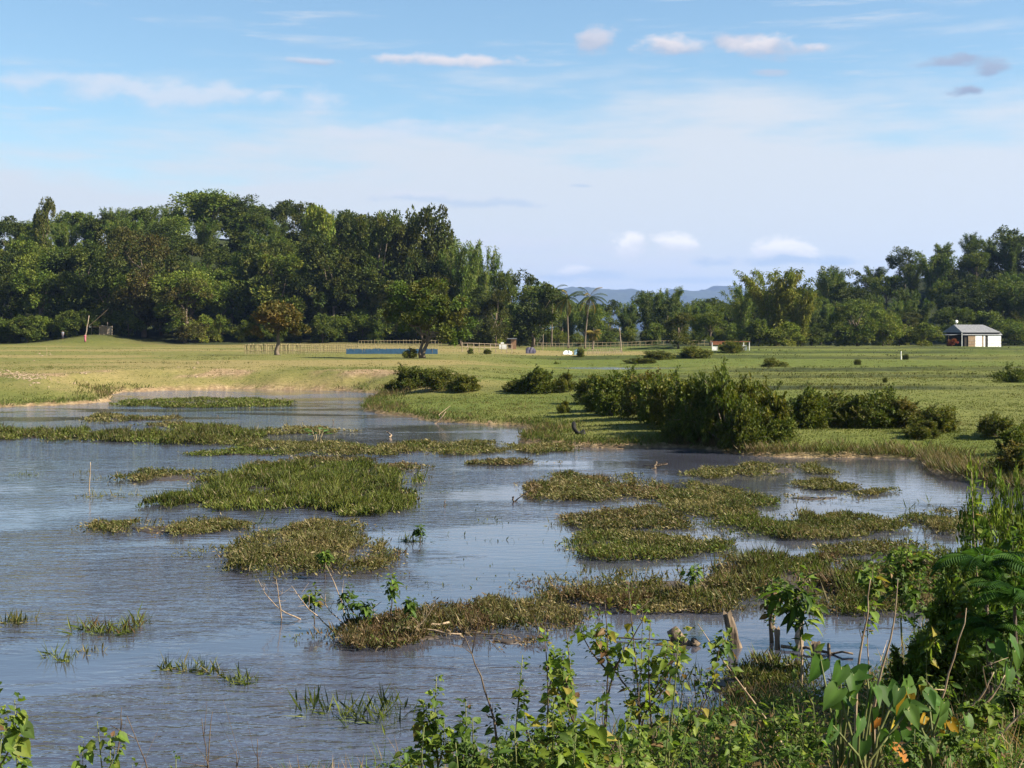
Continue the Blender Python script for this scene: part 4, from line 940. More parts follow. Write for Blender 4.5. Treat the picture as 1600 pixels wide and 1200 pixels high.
# ---- the white house on the terrace
def build_house():
    d = 268; x, y, z = at(1536, d); z = min(z, Z(539, d))
    o = thing('farm_house', 'small white-walled farmhouse with a grey tin hip roof on the upper terrace', 'house', (x, y, z - .1), R(16))
    k = d / FPX
    xl, xr = (1503 - 1536) * k, (1568 - 1536) * k; hw = 2.27
    dep = 6.0
    b = MB(); b.box((xl + .02, .05, 0), (xr - .02, dep, 2.9)); obj('wall', b.mesh('wall', M['dark_in']), o)
    def panel(nm, a, c, mat, z0=0, z1=hw, y0=-.12, y1=.04):
        b = MB(); b.box(((a - 1536) * k, y0, z0), ((c - 1536) * k, y1, z1)); return obj(nm, b.mesh(nm, M[mat]), o)
    w1 = panel('wall_panel', 1544.2, 1567.8, 'white_wall'); panel('wall_panel', 1521.6, 1533.5, 'white_wall'); panel('wall_panel', 1536.2, 1539.2, 'white_wall')
    panel('board_panel', 1509, 1521.3, 'brown_board', 0, hw, -.10); panel('door_frame', 1533.7, 1536.0, 'brown_board', 0, hw, -.08)
    panel('doorway', 1539.4, 1544.0, 'dark_in', 0, hw, -.03)
    for zz in (.62, 1.2):
        for a, c in ((1544.4, 1567.6), (1521.8, 1533.3), (1509.2, 1521.1)):
            b = MB(); b.box(((a - 1536) * k, -.15, zz), ((c - 1536) * k, -.118 if a > 1515 else -.098, zz + .05)); obj('batten', b.mesh('batten', M['tin']), o)
    # porch roof
    b = MB(); b.add([(xl - .5, -.25, 2.3), (xr + .2, -.25, 2.3), (xr + .1, .4, 2.72), (xl - .1, .4, 2.72), (xl - .5, -.25, 2.37), (xr + .2, -.25, 2.37), (xr + .1, .4, 2.79), (xl - .1, .4, 2.79)], [(0, 3, 2, 1), (4, 5, 6, 7), (0, 1, 5, 4), (1, 2, 6, 5), (2, 3, 7, 6), (3, 0, 4, 7)])
    obj('porch_roof', b.mesh('porch_roof', M['tin']), o)
    # hip roof with corrugated sheets
    ex0, ex1 = (1497 - 1536) * k, (1567.5 - 1536) * k; rx0, rx1 = (1500 - 1536) * k, (1553 - 1536) * k; ez, rz = 2.8, 4.3
    roof = MB(); roof.add([(ex0, -.3, ez), (ex1, -.3, ez), (ex1, dep + .5, ez), (ex0, dep + .5, ez), (rx0, dep / 2, rz), (rx1, dep / 2, rz)], [(0, 1, 5, 4), (2, 3, 4, 5), (0, 3, 2, 1)], [(1, 2, 5), (3, 0, 4)])
    ro = obj('roof', roof.mesh('roof', M['tin']), o)
    n = 26
    for i in range(n):
        t = (i + .5) / n; a = np.array([ex0 + (ex1 - ex0) * t, -.3, ez]); top = np.array([min(max(a[0], rx0), rx1), dep / 2, rz])
        if a[0] < rx0: f = (a[0] - ex0) / (rx0 - ex0); top = np.array([a[0], -.3 + (dep / 2 + .3) * f, ez + (rz - ez) * f])
        if a[0] > rx1: f = (ex1 - a[0]) / (ex1 - rx1); top = np.array([a[0], -.3 + (dep / 2 + .3) * f, ez + (rz - ez) * f])
        b = MB(); b.tube([a + (0, 0, .0), top + (0, 0, .0)], .03, 4); obj('roof_rib', b.mesh('roof_rib', M['tin']), ro)
    b = MB(); b.tube([((1497 - 1536) * k, -.2, 0), ((1497 - 1536) * k, -.2, 2.8)], .07, 6); obj('post', b.mesh('post', M['white_wall']), o)
    b = MB(); b.tube([((1480 - 1536) * k, 1, 0), ((1480 - 1536) * k, 1, 2.28)], .07, 6); obj('post', b.mesh('post', M['brown_board']), o)
    lx0, lx1 = (1479 - 1536) * k, (1504 - 1536) * k
    b = MB(); b.add([(lx0, .4, 2.28), (lx1, .4, 2.45), (lx1, dep, 2.45), (lx0, dep, 2.28), (lx0, .4, 2.34), (lx1, .4, 2.51), (lx1, dep, 2.51), (lx0, dep, 2.34)], [(0, 3, 2, 1), (4, 5, 6, 7), (0, 1, 5, 4), (1, 2, 6, 5), (2, 3, 7, 6), (3, 0, 4, 7)])
    obj('side_roof', b.mesh('side_roof', M['tin']), o)
    # dish and its mast
    b = MB(); c = np.array([(1501.5 - 1536) * k, dep / 2 - .6, rz + .55]); V = []
    for r, zz in ((0, -.12), (.2, -.08), (.34, .05)):
        for t in range(12): V.append(c + (r * math.cos(t * math.pi / 6), zz - .1, r * math.sin(t * math.pi / 6)))
    b.add(V, [(r * 12 + t, r * 12 + (t + 1) % 12, r * 12 + 12 + (t + 1) % 12, r * 12 + 12 + t) for r in range(2) for t in range(12)])
    b.tube([c + (0, .1, -.75), c], .03, 5); dm = b.mesh('dish', M['white_wall'])
    obj('satellite_dish', dm, thing('satellite_dish', 'round white satellite dish above the left end of the house roof', 'satellite dish', o.matrix_basis @ Vector((0, 0, 0)), R(16)))
build_house()
T('bushy', 1488, 541, 526, 262, 20, 'orange-red flowering shrub at the left end of the white house')
bo = [o for o in bpy.data.objects if o.get('label', '').startswith('orange-red')][0]
B = lobes(777, 8, .42, .34, .42, .26)
for ch in bo.children:
    if ch.name.startswith('crown'): ch.data = crown_mesh('crown', 777, B, 60, 2500, .07, .05, [(.13, .03, .012), (.10, .03, .012), (.05, .04, .015)], .4)

# ---- fences
def fence(label, px0, px1, d0, d1, h, n, mat='bamboo', rails=(.5, .95), r=.03, net=None, jit=.1, name='fence', thick=.05):
    a = np.array(at(px0, d0)); c = np.array(at(px1, d1)); rng = np.random.RandomState(int(px0))
    o = thing(name, label, 'fence', a)
    ln = np.linalg.norm((c - a)[:2]); dirv = (c - a) / n
    tt = np.linspace(0, 1, 60); tz = ground_z(a[0] + (c - a)[0] * tt, a[1] + (c - a)[1] * tt)[0]
    def gp(t):
        p = a + (c - a) * t; return np.array([p[0] - a[0], p[1] - a[1], np.interp(t, tt, tz) - a[2]])
    for k in range(n + 1):
        p = gp(k / n); lean = rng.normal(size=2) * .05
        b = MB(); b.tube([p + (0, 0, -.2), p + (lean[0], lean[1], h * rng.uniform(1 - jit, 1 + jit))], r * rng.uniform(.8, 1.2), 5)
        obj('post', b.mesh('post', M[mat]), o)
    for f in rails:
        b = MB(); b.tube([gp(t) + (0, -.02, h * f + rng.normal() * .015) for t in np.linspace(0, 1, n + 1)], thick * .5, 4); obj('rail', b.mesh('rail', M[mat]), o)
    if net:
        b = MB(); m = n * 3; top = [gp(t) + (0, -.04, net[1] * (1 + .05 * rng.normal())) for t in np.linspace(0, 1, m)]; bot = [gp(t) + (0, -.04, net[0]) for t in np.linspace(0, 1, m)]
        b.add(top + bot, [(k, k + 1, m + k + 1, m + k) for k in range(m - 1)]); obj('netting', b.mesh('netting', M[net[2]]), o)
    return o
fence('pale bamboo picket fence behind the rust-tinged tree', 383, 470, 187, 187, 1.3, 34, rails=(.35, .92), r=.055, thick=.09)
fence('close bamboo slat fence joining the blue netting', 470, 560, 187, 187, 1.25, 26, rails=(.2, .38, .55, .75, .95), r=.045, thick=.07)
fence('bamboo fence with blue netting along its foot', 541, 684, 184, 184, 1.2, 34, rails=(.9,), r=.025, net=(.02, .68, 'blue_net'))
fence('rough rail fence right of the twin-trunked tree', 722, 800, 200, 205, 1.35, 9, 'palebark', (.55, .95), .05, thick=.07)
fence('back fence of thin poles beyond the village', 840, 1000, 250, 255, 1.1, 24, 'bamboo', (.5, .95), .035, thick=.06)
fence('low stake fence in front of the tall pole', 918, 972, 205, 206, .75, 16, 'palebark', (.3, .6, .95), .03, thick=.06)
fence('far rail fence at the edge of the village wood', 1000, 1110, 252, 255, 1.2, 12, 'bamboo', (.4, .9), .035, thick=.06)
fence('low bamboo fence between pasture and netting garden, farther back', 560, 690, 215, 215, 1.5, 26, 'bamboo', (.6, .95), .03, thick=.06)

# ---- poles and stakes
def pole(name, label, px, pyb, pyt, d, lean=0.0, r=.07, mat='bamboo', cat='pole', knots=3, z=None):
    x, y, zg = at(px, d); zg = zg if z is None else z; h = Z(pyt, d) - zg; rng = np.random.RandomState(int(px + pyt))
    t = np.linspace(0, 1, 7)
    b = MB(); b.tube(np.stack([lean * t + rng.normal(size=7) * r * .25, rng.normal(size=7) * r * .2, -.3 + (h + .3) * t], -1), r * (1 - .4 * t), 7)
    me = b.mesh(name, M[mat], True); o = obj(name, me, None, (x, y, zg)); o['label'] = label; o['category'] = cat; return o
pole('wooden_pole', 'pale leaning pole above the pink-clad figure', 133, 541, 493, 281, .75, .13, 'palebark')
x, y, z = at(138, 281)
b = MB(); b.tube([(0, 0, 2.0), (1.8, .5, 3.6), (3.8, 1, 5.6)], .025, 4); o = obj('stay_pole', b.mesh('stay_pole', M['twig']), None, (x, y, z)); o['label'] = 'thin slanting stay beside the pale leaning pole'; o['category'] = 'pole'
pole('wooden_pole', 'tall bare pole standing in the middle of the village plots', 971, 552, 512, 215, -.25, .09, 'palebark')
pole('wooden_pole', 'short stake by the dark tarpaulin', 848, 546, 522, 232, .1, .06, 'palebark')
pole('wooden_pole', 'stake on the pasture by the earth ridge', 73, 554, 543, 172, 0, .05, 'bamboo', 'stake')
pole('marker_post', 'small pale marker post on the terraces', 1408, 559, 549, 178, 0, .08, 'white_wall', 'post')
pole('stake', 'thin tall stake standing in the ruffled water on the left', 139, 770, 722, 43.5, .05, .018, 'twig', 'stake', z=0)

# ---- bamboo pen, hut, tarpaulins
def small_box(name, label, cat, px0, px1, d, h, dep, mat, parts=(), rz=0.0):
    x0, _, z = at((px0 + px1) / 2, d); w = (px1 - px0) * d / FPX
    o = thing(name, label, cat, (x0, d, z - .05), rz)
    return o, w
o, w = small_box('bamboo_pen', 'brown woven bamboo pen under the dark trees beside the leaning pole', 'pen', 143, 175, 284, 1.9, 3, 'brown_board')
for nm, a, c, mat, hh in (('open_front', -.5, -.12, 'dark_in', 1.45), ('woven_panel', -.1, .28, 'brown_board', 1.75), ('woven_panel', .29, .5, 'palebark', 1.6)):
    b = MB(); b.box((w * a, 0 if 'open' not in nm else .5, 0), (w * c, .12 if 'open' not in nm else .6, hh)); obj(nm, b.mesh(nm, M[mat]), o)
for f, hh in ((-.5, 2.3), (-.12, 2.0), (.27, 2.6), (.1, 1.9), (.5, 1.8)):
    b = MB(); b.tube([(w * f, -.05, 0), (w * f + .04, -.05, hh)], .07, 5); obj('post', b.mesh('post', M['palebark']), o)
b = MB(); b.tube([(-w * .5, -.05, 1.65), (0, -.05, 1.85), (w * .5, -.05, 1.62)], .06, 5); obj('rail', b.mesh('rail', M['palebark']), o)
b = MB(); b.box((-w * .5, .15, 1.5), (-w * .1, 1.6, 1.62)); obj('roof', b.mesh('roof', M['brown_board']), o)
o, w = small_box('brick_hut', 'tiny brick hut with a dark doorway by the rail fence', 'hut', 794, 806, 236, 2.2, 2, 'brick')
b = MB(); b.box((-.15 * w, 0, 0), (w * .55, 1.6, 1.7)); obj('wall', b.mesh('wall', M['brick']), o)
b = MB(); b.box((-.5 * w, .05, 0), (-.16 * w, 1.5, 1.7)); obj('doorway', b.mesh('doorway', M['dark_in']), o)
b = MB(); b.box((-.65 * w, -.3, 1.72), (w * .65, 1.8, 1.85)); obj('roof', b.mesh('roof', M['tin']), o)
o, w = small_box('low_wall', 'whitewashed low wall left of the brick hut', 'wall', 780, 792, 232, 1, 1, 'white_wall')
b = MB(); b.box((-w / 2, 0, 0), (w / 2, .3, .85)); b.box((-w * .3, 0, .85), (w * .1, .3, 1.15)); obj('masonry', b.mesh('masonry', M['white_wall']), o)
def tent(label, px0, px1, d, h, mat, name='tarpaulin'):
    x0, _, z = at((px0 + px1) / 2, d); w = (px1 - px0) * d / FPX / 2; rng = np.random.RandomState(int(px0)); n = 7
    V = []; 
    for j in range(5):
        for i in range(n):
            u = i / (n - 1) * 2 - 1; v = j / 4
            V.append((u * w * (1 + .05 * rng.normal()), v * 1.6 - .8 + .05 * rng.normal(), h * (1 - abs(v * 2 - 1)) * (1 - .35 * u * u) + .06 * rng.normal() * (0 < j < 4) + .02))
    b = MB(); b.add(V, [(j * n + i, j * n + i + 1, (j + 1) * n + i + 1, (j + 1) * n + i) for j in range(4) for i in range(n - 1)])
    o = obj(name, b.mesh(name, M[mat]), None, (x0, d, z)); o['label'] = label; o['category'] = 'tarpaulin'
tent('dark purple-black tarpaulin heaped at the edge of the village', 821, 837, 208, 1.0, 'tarp')
tent('white sheet spread by the village path', 880, 894, 205, .55, 'white_cloth')
tent('blue-grey sheet beside the white sheet', 897, 909, 203, .9, 'teal_sheet')
o, w = small_box('roadside_frame', 'low white-walled frame of rusty beams among the bushes', 'shelter', 1113, 1171, 226, 1.5, 2, 'white_wall')
for f in (-.5, -.16, .2, .34, .5):
    b = MB(); b.box((w * f - .06, 0, 0), (w * f + .06, .12, 1.45)); obj('post', b.mesh('post', M['white_wall' if f > .3 or f < -.4 else 'rust_beam']), o)
b = MB(); b.box((-w * .52, -.05, 1.46), (w * .52, .17, 1.58)); obj('beam', b.mesh('beam', M['rust_beam']), o)
b = MB(); b.box((w * .02, .2, 0), (w * .44, .4, .95)); obj('low_wall', b.mesh('low_wall', M['white_wall']), o)
b = MB(); b.box((-w * .5, .2, 0), (-w * .35, .4, .75)); obj('low_wall', b.mesh('low_wall', M['white_wall']), o)
b = MB(); b.box((-w * .5, .6, 1.0), (-w * .22, 1.6, 1.4)); obj('roof_tile', b.mesh('roof_tile', M['rust_beam']), o)
# ---- people
def person(label, px, d, h, shirt, lower, sarong=False):
    x, y, z = at(px, d); s = h / 1.7
    o = thing('person', label, 'person', (x, y, z), .4, None, (s, s, s))
    J = {'pel': (0, 0, .92), 'sp': (0, .01, 1.12), 'ch': (0, 0, 1.34), 'nk': (0, 0, 1.46), 'hd': (0, -.02, 1.56), 'tp': (0, -.01, 1.68), 'sl': (.17, 0, 1.40), 'el': (.24, .03, 1.13), 'hl': (.22, -.10, .90), 'sr': (-.17, 0, 1.40), 'er': (-.25, .02, 1.13), 'hr': (-.20, -.12, .95),
         'kl': (.10, -.02, .50), 'al': (.11, .02, .08), 'fl': (.12, -.12, .03), 'kr': (-.10, -.03, .50), 'ar': (-.11, .0, .08), 'fr': (-.12, -.14, .03)}
    E = [('pel', 'sp'), ('sp', 'ch'), ('ch', 'nk'), ('nk', 'hd'), ('hd', 'tp'), ('ch', 'sl'), ('sl', 'el'), ('el', 'hl'), ('ch', 'sr'), ('sr', 'er'), ('er', 'hr'), ('pel', 'kl'), ('kl', 'al'), ('al', 'fl'), ('pel', 'kr'), ('kr', 'ar'), ('ar', 'fr')]
    rad = dict(pel=.13, sp=.115, ch=.13, nk=.055, hd=.095, tp=.06, sl=.06, el=.042, hl=.035, sr=.06, er=.042, hr=.035, kl=.06, al=.04, fl=.035, kr=.06, ar=.04, fr=.035)
    ks = list(J); me = bpy.data.meshes.new('body'); me.from_pydata([J[k] for k in ks], [(ks.index(a), ks.index(b2)) for a, b2 in E], []); me.materials.append(M['skin'])
    bo = obj('body', me, o); bo.modifiers.new('skin', 'SKIN'); bo.modifiers.new('sub', 'SUBSURF').levels = 1
    for k, v in zip(ks, me.skin_vertices[0].data): v.radius = (rad[k], rad[k]); v.use_root = (k == 'pel')
    b = MB(); b.tube([(0, 0, .86), (0, 0, 1.0), (0, 0, 1.2), (0, 0, 1.38), (0, 0, 1.46)], [.165, .16, .165, .19, .07], 10)
    for sd in (1, -1): b.tube([(.15 * sd, 0, 1.41), (.20 * sd, .015, 1.28), (.235 * sd, .03, 1.16)], [.09, .078, .07], 8)
    obj('shirt', b.mesh('shirt', M[shirt], True), o)
    b = MB()
    if sarong: b.tube([(0, 0, .95), (0, 0, .8), (0, -.02, .45), (0, -.02, .12)], [.165, .19, .21, .20], 10)
    else:
        for sd in (1, -1): b.tube([(.07 * sd, 0, .95), (.085 * sd, -.01, .7), (.10 * sd, -.02, .5), (.11 * sd, .02, .10)], [.13, .115, .085, .07], 8)
    obj('lower_garment', b.mesh('lower_garment', M[lower], True), o)
    b = MB(); b.tube([(0, .03, 1.50), (0, .03, 1.58), (0, .015, 1.66), (0, 0, 1.715)], [.085, .108, .10, .04], 8); obj('hair', b.mesh('hair', M['hair'], True), o)
person('person in a grey shirt standing among the bright leafy plants', 98, 280, 1.7, 'grey_shirt', 'dark_cloth')
person('person in pink clothing at the foot of the leaning pole', 133, 274, 1.6, 'pink_cloth', 'pink_cloth', True)
x, y, z = at(141, 283); b = MB(); b.add([(-.25 + .02 * j, 0 + .05 * (j % 2), 1.5 + .25 * j) for j in range(4)] + [(.25 - .03 * j, .06 * (j % 2), 1.5 + .27 * j) for j in range(4)], [(j, j + 4, j + 5, j + 1) for j in range(3)])
o = obj('hung_cloth', b.mesh('hung_cloth', M['white_cloth']), None, (x, y, z)); o['label'] = 'small white cloth hanging beside the bamboo pen'; o['category'] = 'cloth'
for px, py, dd, wd, lb in ((75, 532, 283, 44, 'bright leafy patch nearest the left edge under the trees'), (105, 528, 284, 44, 'bright leafy patch in front of the grey-shirted person'), (125, 526, 283, 34, 'bright leafy patch beside the leaning pole')):
    T('bushy_light', px, 543, py, dd, wd, lb)
T('bushy', 15, 545, 500, 284, 60, 'dark bush in the left corner of the far field')

# ---- rubble heap and earth lumps
STONES = []
for k in range(5):
    rng = np.random.RandomState(900 + k); th = np.linspace(0, 2 * np.pi, 8, endpoint=False); V = []
    for zz, r in ((0, .8), (.35, 1), (.75, .7), (1, .25)):
        for t in th: V.append((r * math.cos(t) * rng.uniform(.75, 1.2), r * math.sin(t) * rng.uniform(.75, 1.2), zz + rng.uniform(-.1, .1)))
    b = MB(); b.add(V, [(r * 8 + i, r * 8 + (i + 1) % 8, (r + 1) * 8 + (i + 1) % 8, (r + 1) * 8 + i) for r in range(3) for i in range(8)] + [(24, 25, 26, 27), (24, 27, 28, 31), (28, 29, 30, 31)])
    STONES.append(b.mesh('stone', M['rock']))
def heap(label, cpx, cpy, wpx, n, size, name, cat, dirx=.6):
    rng = np.random.RandomState(int(cpx)); px = cpx + rng.normal(size=n) * wpx; py = cpy + (px - cpx) * dirx * .25 + rng.normal(size=n) * 3.2
    dd = np.full(n, 115.0)
    for _ in range(8): dd = .5 * dd + .5 * (CAM_H - ground_z((px - 800) * dd / FPX, dd)[0]) * FPX / np.maximum(py - HORIZON, 8)
    pts = np.stack([(px - 800) * dd / FPX, dd, ground_z((px - 800) * dd / FPX, dd)[0]], -1)
    c0 = np.mean(pts, 0); o = thing(name, label, cat, (c0[0], c0[1], c0[2]))
    for k, p in enumerate(pts):
        s = size * rng.uniform(.4, 1.3)
        obj('stone', STONES[k % 5], o, (p[0] - c0[0], p[1] - c0[1], p[2] - c0[2] - .05), (rng.uniform(-.3, .3), rng.uniform(-.3, .3), rng.uniform(0, 6)), (s, s * .8, s * .6))
heap('heap of pale rubble spilling down the far left bank', 40, 588, 22, 170, .15, 'rubble_pile', 'rubble')
heap('small scatter of pale earth lumps right of the rubble heap', 132, 594, 7, 16, .17, 'earth_lumps', 'rubble', .2)
heap('crumbled earth lumps under the bare bank scar', 308, 591, 14, 18, .17, 'earth_lumps', 'rubble', .1)
heap('pale clods by the stake on the pasture', 70, 555, 10, 12, .17, 'earth_lumps', 'rubble', .1)

# ---- sticks, snags and a young plant in the river
def stick(name, label, p0, p1, r, mat='deadwood', cat='stick', fork=True, z0=-.15, sag=0.0):
    x0, y0 = G(*p0); dd = y0; x1 = X(p1[0], dd); z1 = Z(p1[1], dd); rng = np.random.RandomState(int(p0[0] + p0[1]))
    t = np.linspace(0, 1, 8)[:, None]; P = np.array([0, 0, z0]) * (1 - t) + np.array([x1 - x0, .2, z1]) * t + rng.normal(size=(8, 3)) * r * .6 * (t > 0) + np.array([0, 0, 1]) * sag * np.sin(np.pi * t)
    b = MB(); b.tube(P, r * (1 - .6 * t[:, 0]), 6)
    if fork: b.tube([P[4], P[4] + (P[6] - P[4]) * .6 + rng.normal(size=3) * r * 4, P[4] + (P[7] - P[4]) * .9 + rng.normal(size=3) * r * 7], [r * .6, r * .4, r * .15], 5)
    o = obj(name, b.mesh(name, M[mat], True), None, (x0, y0, 0)); o['label'] = label; o['category'] = cat; return o
stick('snag', 'reddish broken snag sticking out of the water below the hedge', (1020, 733), (1027, 720), .07)
stick('branch', 'dry pale branch at the water edge of the spit', (676, 662), (698, 643), .05, 'twig')
stick('branch', 'thin pale branch on the longest mat', (612, 684), (604, 674), .05, 'twig')
stick('snag', 'small dark snag in the mid channel', (806, 785), (800, 778), .05, 'darktwig')
stick('snag', 'tiny dark stub in the mid channel', (695, 792), (695, 783), .03, 'darktwig', fork=False)
stick('snag', 'thin stub in the far bend of the river', (520, 663), (520, 655), .04, 'darktwig', fork=False)
stick('stump', 'small black stump among the reeds at the water edge', (903, 690), (901, 668), .22, 'black', 'stump', False)
def young_plant():
    x, y = G(497, 697); o = thing('young_plant', 'young big-leaved plant with pale dry stalks on the longest mat', 'plant', (x, y, 0)); rng = np.random.RandomState(5)
    for k in range(9):
        a = k * .7; b = MB(); b.tube([(rng.normal() * .12, rng.normal() * .1, 0), (math.cos(a) * .15, math.sin(a) * .15, .3), (math.cos(a) * .25, math.sin(a) * .25, .5 + .1 * (k % 3))], .016, 4); obj('stalk', b.mesh('stalk', M['bamboo']), o)
        P = np.array([[math.cos(a) * .25, math.sin(a) * .25, .5 + .1 * (k % 3)]]); V, Q = leaf_cards(P, np.array([[math.cos(a), math.sin(a), .15]]), np.array([[0, 0, 1.0]]), .45, .3)
        obj('leaf', mesh_np('leaf', V, Q, np.tile((.09, .17, .05), (4, 1)), M['mat']), o)
young_plant()
# ------------------------------------------------------------------ foreground plants
def leaf_mesh(kind, col, seed, curl=.15):
    """one broad leaf, 1 unit long along +Y, face +Z, folded along its midrib"""
    rng = np.random.RandomState(seed)
    if kind == 'heart': prof = [(0, .0), (-.06, .22), (.08, .40), (.25, .46), (.45, .38), (.65, .25), (.82, .12), (1, 0)]
    elif kind == 'taro': prof = [(0, .03), (-.22, .20), (-.10, .33), (.10, .38), (.35, .33), (.6, .22), (.82, .10), (1, 0)]
    elif kind == 'lance': prof = [(0, .0), (.08, .07), (.22, .13), (.40, .16), (.58, .14), (.75, .09), (.9, .04), (1, 0)]
    else: prof = [(0, 0), (.05, .13), (.18, .24), (.35, .29), (.52, .26), (.70, .18), (.86, .09), (1, 0)]
    V = []; n = len(prof)
    for i, (t, w) in enumerate(prof):
        ty = max(t, 0) if kind != 'taro' else t
        z = -curl * t * t * np.sign(t)
        wv = w * rng.uniform(.9, 1.1); wz = .30 * wv + .03 * rng.normal() * w
        cy = max(t, 0.0)
        V += [(-wv, ty if t >= 0 else t, z + wz), (-wv * .5, (ty + cy) / 2, z + wz * .42), (0, cy, -curl * cy * cy), (wv * .5, (ty + cy) / 2, z + wz * .42), (wv, ty if t >= 0 else t, z + wz)]
    Q = [(i * 5 + j, i * 5 + j + 1, (i + 1) * 5 + j + 1, (i + 1) * 5 + j) for i in range(n - 1) for j in range(4)]
    C = np.tile(col, (len(V), 1)) * np.tile([1, .93, 1.25, .93, 1], n)[:, None] * rng.uniform(.9, 1.1, (len(V), 1))
    return mesh_np('leaf', np.array(V), np.array(Q), C, M['near'], True)
def leaf_set(kind, cols, seed): return [leaf_mesh(kind, c, seed + i, .1 + .08 * (i % 4)) for i, c in enumerate(cols)]
YG = [(.15, .21, .028), (.10, .16, .025), (.16, .20, .035), (.075, .125, .02), (.12, .17, .03), (.055, .095, .018), (.09, .14, .022)]
DG = [(.045, .085, .016), (.06, .11, .02), (.08, .13, .024), (.035, .065, .014)]
LS = {'heart': leaf_set('heart', YG + YG[:3] + [(.22, .19, .035)], 1000), 'heart_dark': leaf_set('heart', DG + YG[3:5], 1020), 'oval': leaf_set('oval', YG[1:] + DG[:2], 1040), 'oval_dark': leaf_set('oval', DG + [YG[3]], 1060),
      'lance': leaf_set('lance', DG + YG[:3], 1080), 'taro': leaf_set('taro', [(.045, .105, .018), (.055, .12, .02), (.075, .14, .026), (.035, .08, .015)], 1100), 'dying': leaf_set('taro', [(.40, .24, .02), (.36, .27, .035), (.30, .12, .02)], 1120),
      'brown': leaf_set('oval', [(.14, .08, .04), (.20, .13, .06)], 1140)}
def put_leaf(par, me, p, D, N, size, name='leaf'):
    D = Vector(D).normalized(); N = Vector(N); Sx = D.cross(N)
    if Sx.length < 1e-3: Sx = D.cross(Vector((1, 0, 0)))
    Sx.normalize(); Nz = Sx.cross(D)
    o = bpy.data.objects.new(name, me); COL.objects.link(o); o.parent = par
    o.matrix_basis = Matrix.Translation(Vector(p)) @ Matrix((Sx, D, Nz)).transposed().to_4x4() @ Matrix.Scale(size, 4)
    return o
NL = [0]
def weed(label, px, pyt, d, leaves='heart', nl=55, size=.10, nb=5, spread=.35, lean=0.0, seed=None, stem='greenstem', low=.25, name='weed', cat='weed', r=.008, x=None, brown=.035, droop=.3, group='leafy weeds on the near bank', zb=None, fill=3.6):
    seed = int(px * 3 + pyt) if seed is None else seed; rng = np.random.RandomState(seed)
    x = X(px, d) if x is None else x
    x0 = x - lean; zg = (gz(x0, d) if zb is None else zb); h = Z(pyt, d) - zg
    o = thing(name, label, cat, (x0, d, zg), 0, group)
    t = np.linspace(0, 1, 9)
    main = np.stack([lean * t ** 1.2 + .02 * h * np.sin(t * 5 + seed), .05 * h * np.sin(t * 4 + seed * 2) * t, h * t - .05 * (t == 0)], -1)
    b = MB(); b.tube(main, r * (1.3 - t), 5); paths = [(main, .4)]
    for k in range(nb):
        s = rng.uniform(low, .8); p0 = np.array([np.interp(s, t, main[:, j]) for j in range(3)]); a = rng.uniform(0, 6.28); ln = h * (1 - s) * rng.uniform(.5, .95)
        u = np.linspace(0, 1, 6)[:, None]; e = np.array([math.cos(a) * spread * ln * 1.4, math.sin(a) * spread * ln, ln * .92])
        br = p0 + e * u + np.array([math.cos(a), math.sin(a), 0]) * .12 * ln * np.sin(np.pi * u)
        b.tube(br, r * .65 * (1.15 - u[:, 0]), 4); paths.append((br, .1))
    obj('stem', b.mesh('stem', M[stem], True), o)
    wts = np.array([1.6] + [1] * nb); wts /= wts.sum()
    L = LS[leaves]
    for i in range(nl):
        pth, lo = paths[rng.choice(len(paths), p=wts)]; s = lo + (1 - lo) * rng.random() ** .8; u = np.linspace(0, 1, len(pth))
        p = np.array([np.interp(s, u, pth[:, j]) for j in range(3)]); a = rng.uniform(0, 6.28)
        D = np.array([math.cos(a), math.sin(a), rng.uniform(-.9, .5) - droop * .5 + (1.0 if s > .95 else 0)]); p = p + np.array([math.cos(a), math.sin(a), .2]) * size * .3
        N = np.array([.45, -.25, 1.0]) + rng.normal(size=3) * .45
        me = LS['brown'][i % 2] if rng.random() < brown else L[rng.randint(len(L))]
        put_leaf(o, me, p, D, N, size * rng.uniform(.55, 1.25) * (1 - .35 * (s > .93))); NL[0] += 1
    n = int(nl * fill)
    if n:
        P, D = [], []
        for i in range(n):
            pth, lo = paths[rng.choice(len(paths), p=wts)]; s = lo * .6 + (1 - lo * .6) * rng.random(); u = np.linspace(0, 1, len(pth)); P.append([np.interp(s, u, pth[:, j]) for j in range(3)])
        P = np.array(P) + unit(rng, n) * size * .55; a = rng.uniform(0, 6.28, n)
        V, Q = leaf_cards(P, np.stack([np.cos(a), np.sin(a), rng.uniform(-.8, .6, n)], -1), np.array([.4, -.2, 1.0]) + rng.normal(size=(n, 3)) * .5, size * rng.uniform(.3, .65, n), size * rng.uniform(.2, .36, n))
        pal = np.array(DG + YG[3:6] if 'dark' in leaves else YG + DG[1:3]); obj('small_leaves', mesh_np('small_leaves', V, Q, np.repeat(pal[rng.randint(0, len(pal), n)] * rng.uniform(.7, 1.2, (n, 1)), 4, 0), M['near']), o, kind='stuff')
    return o
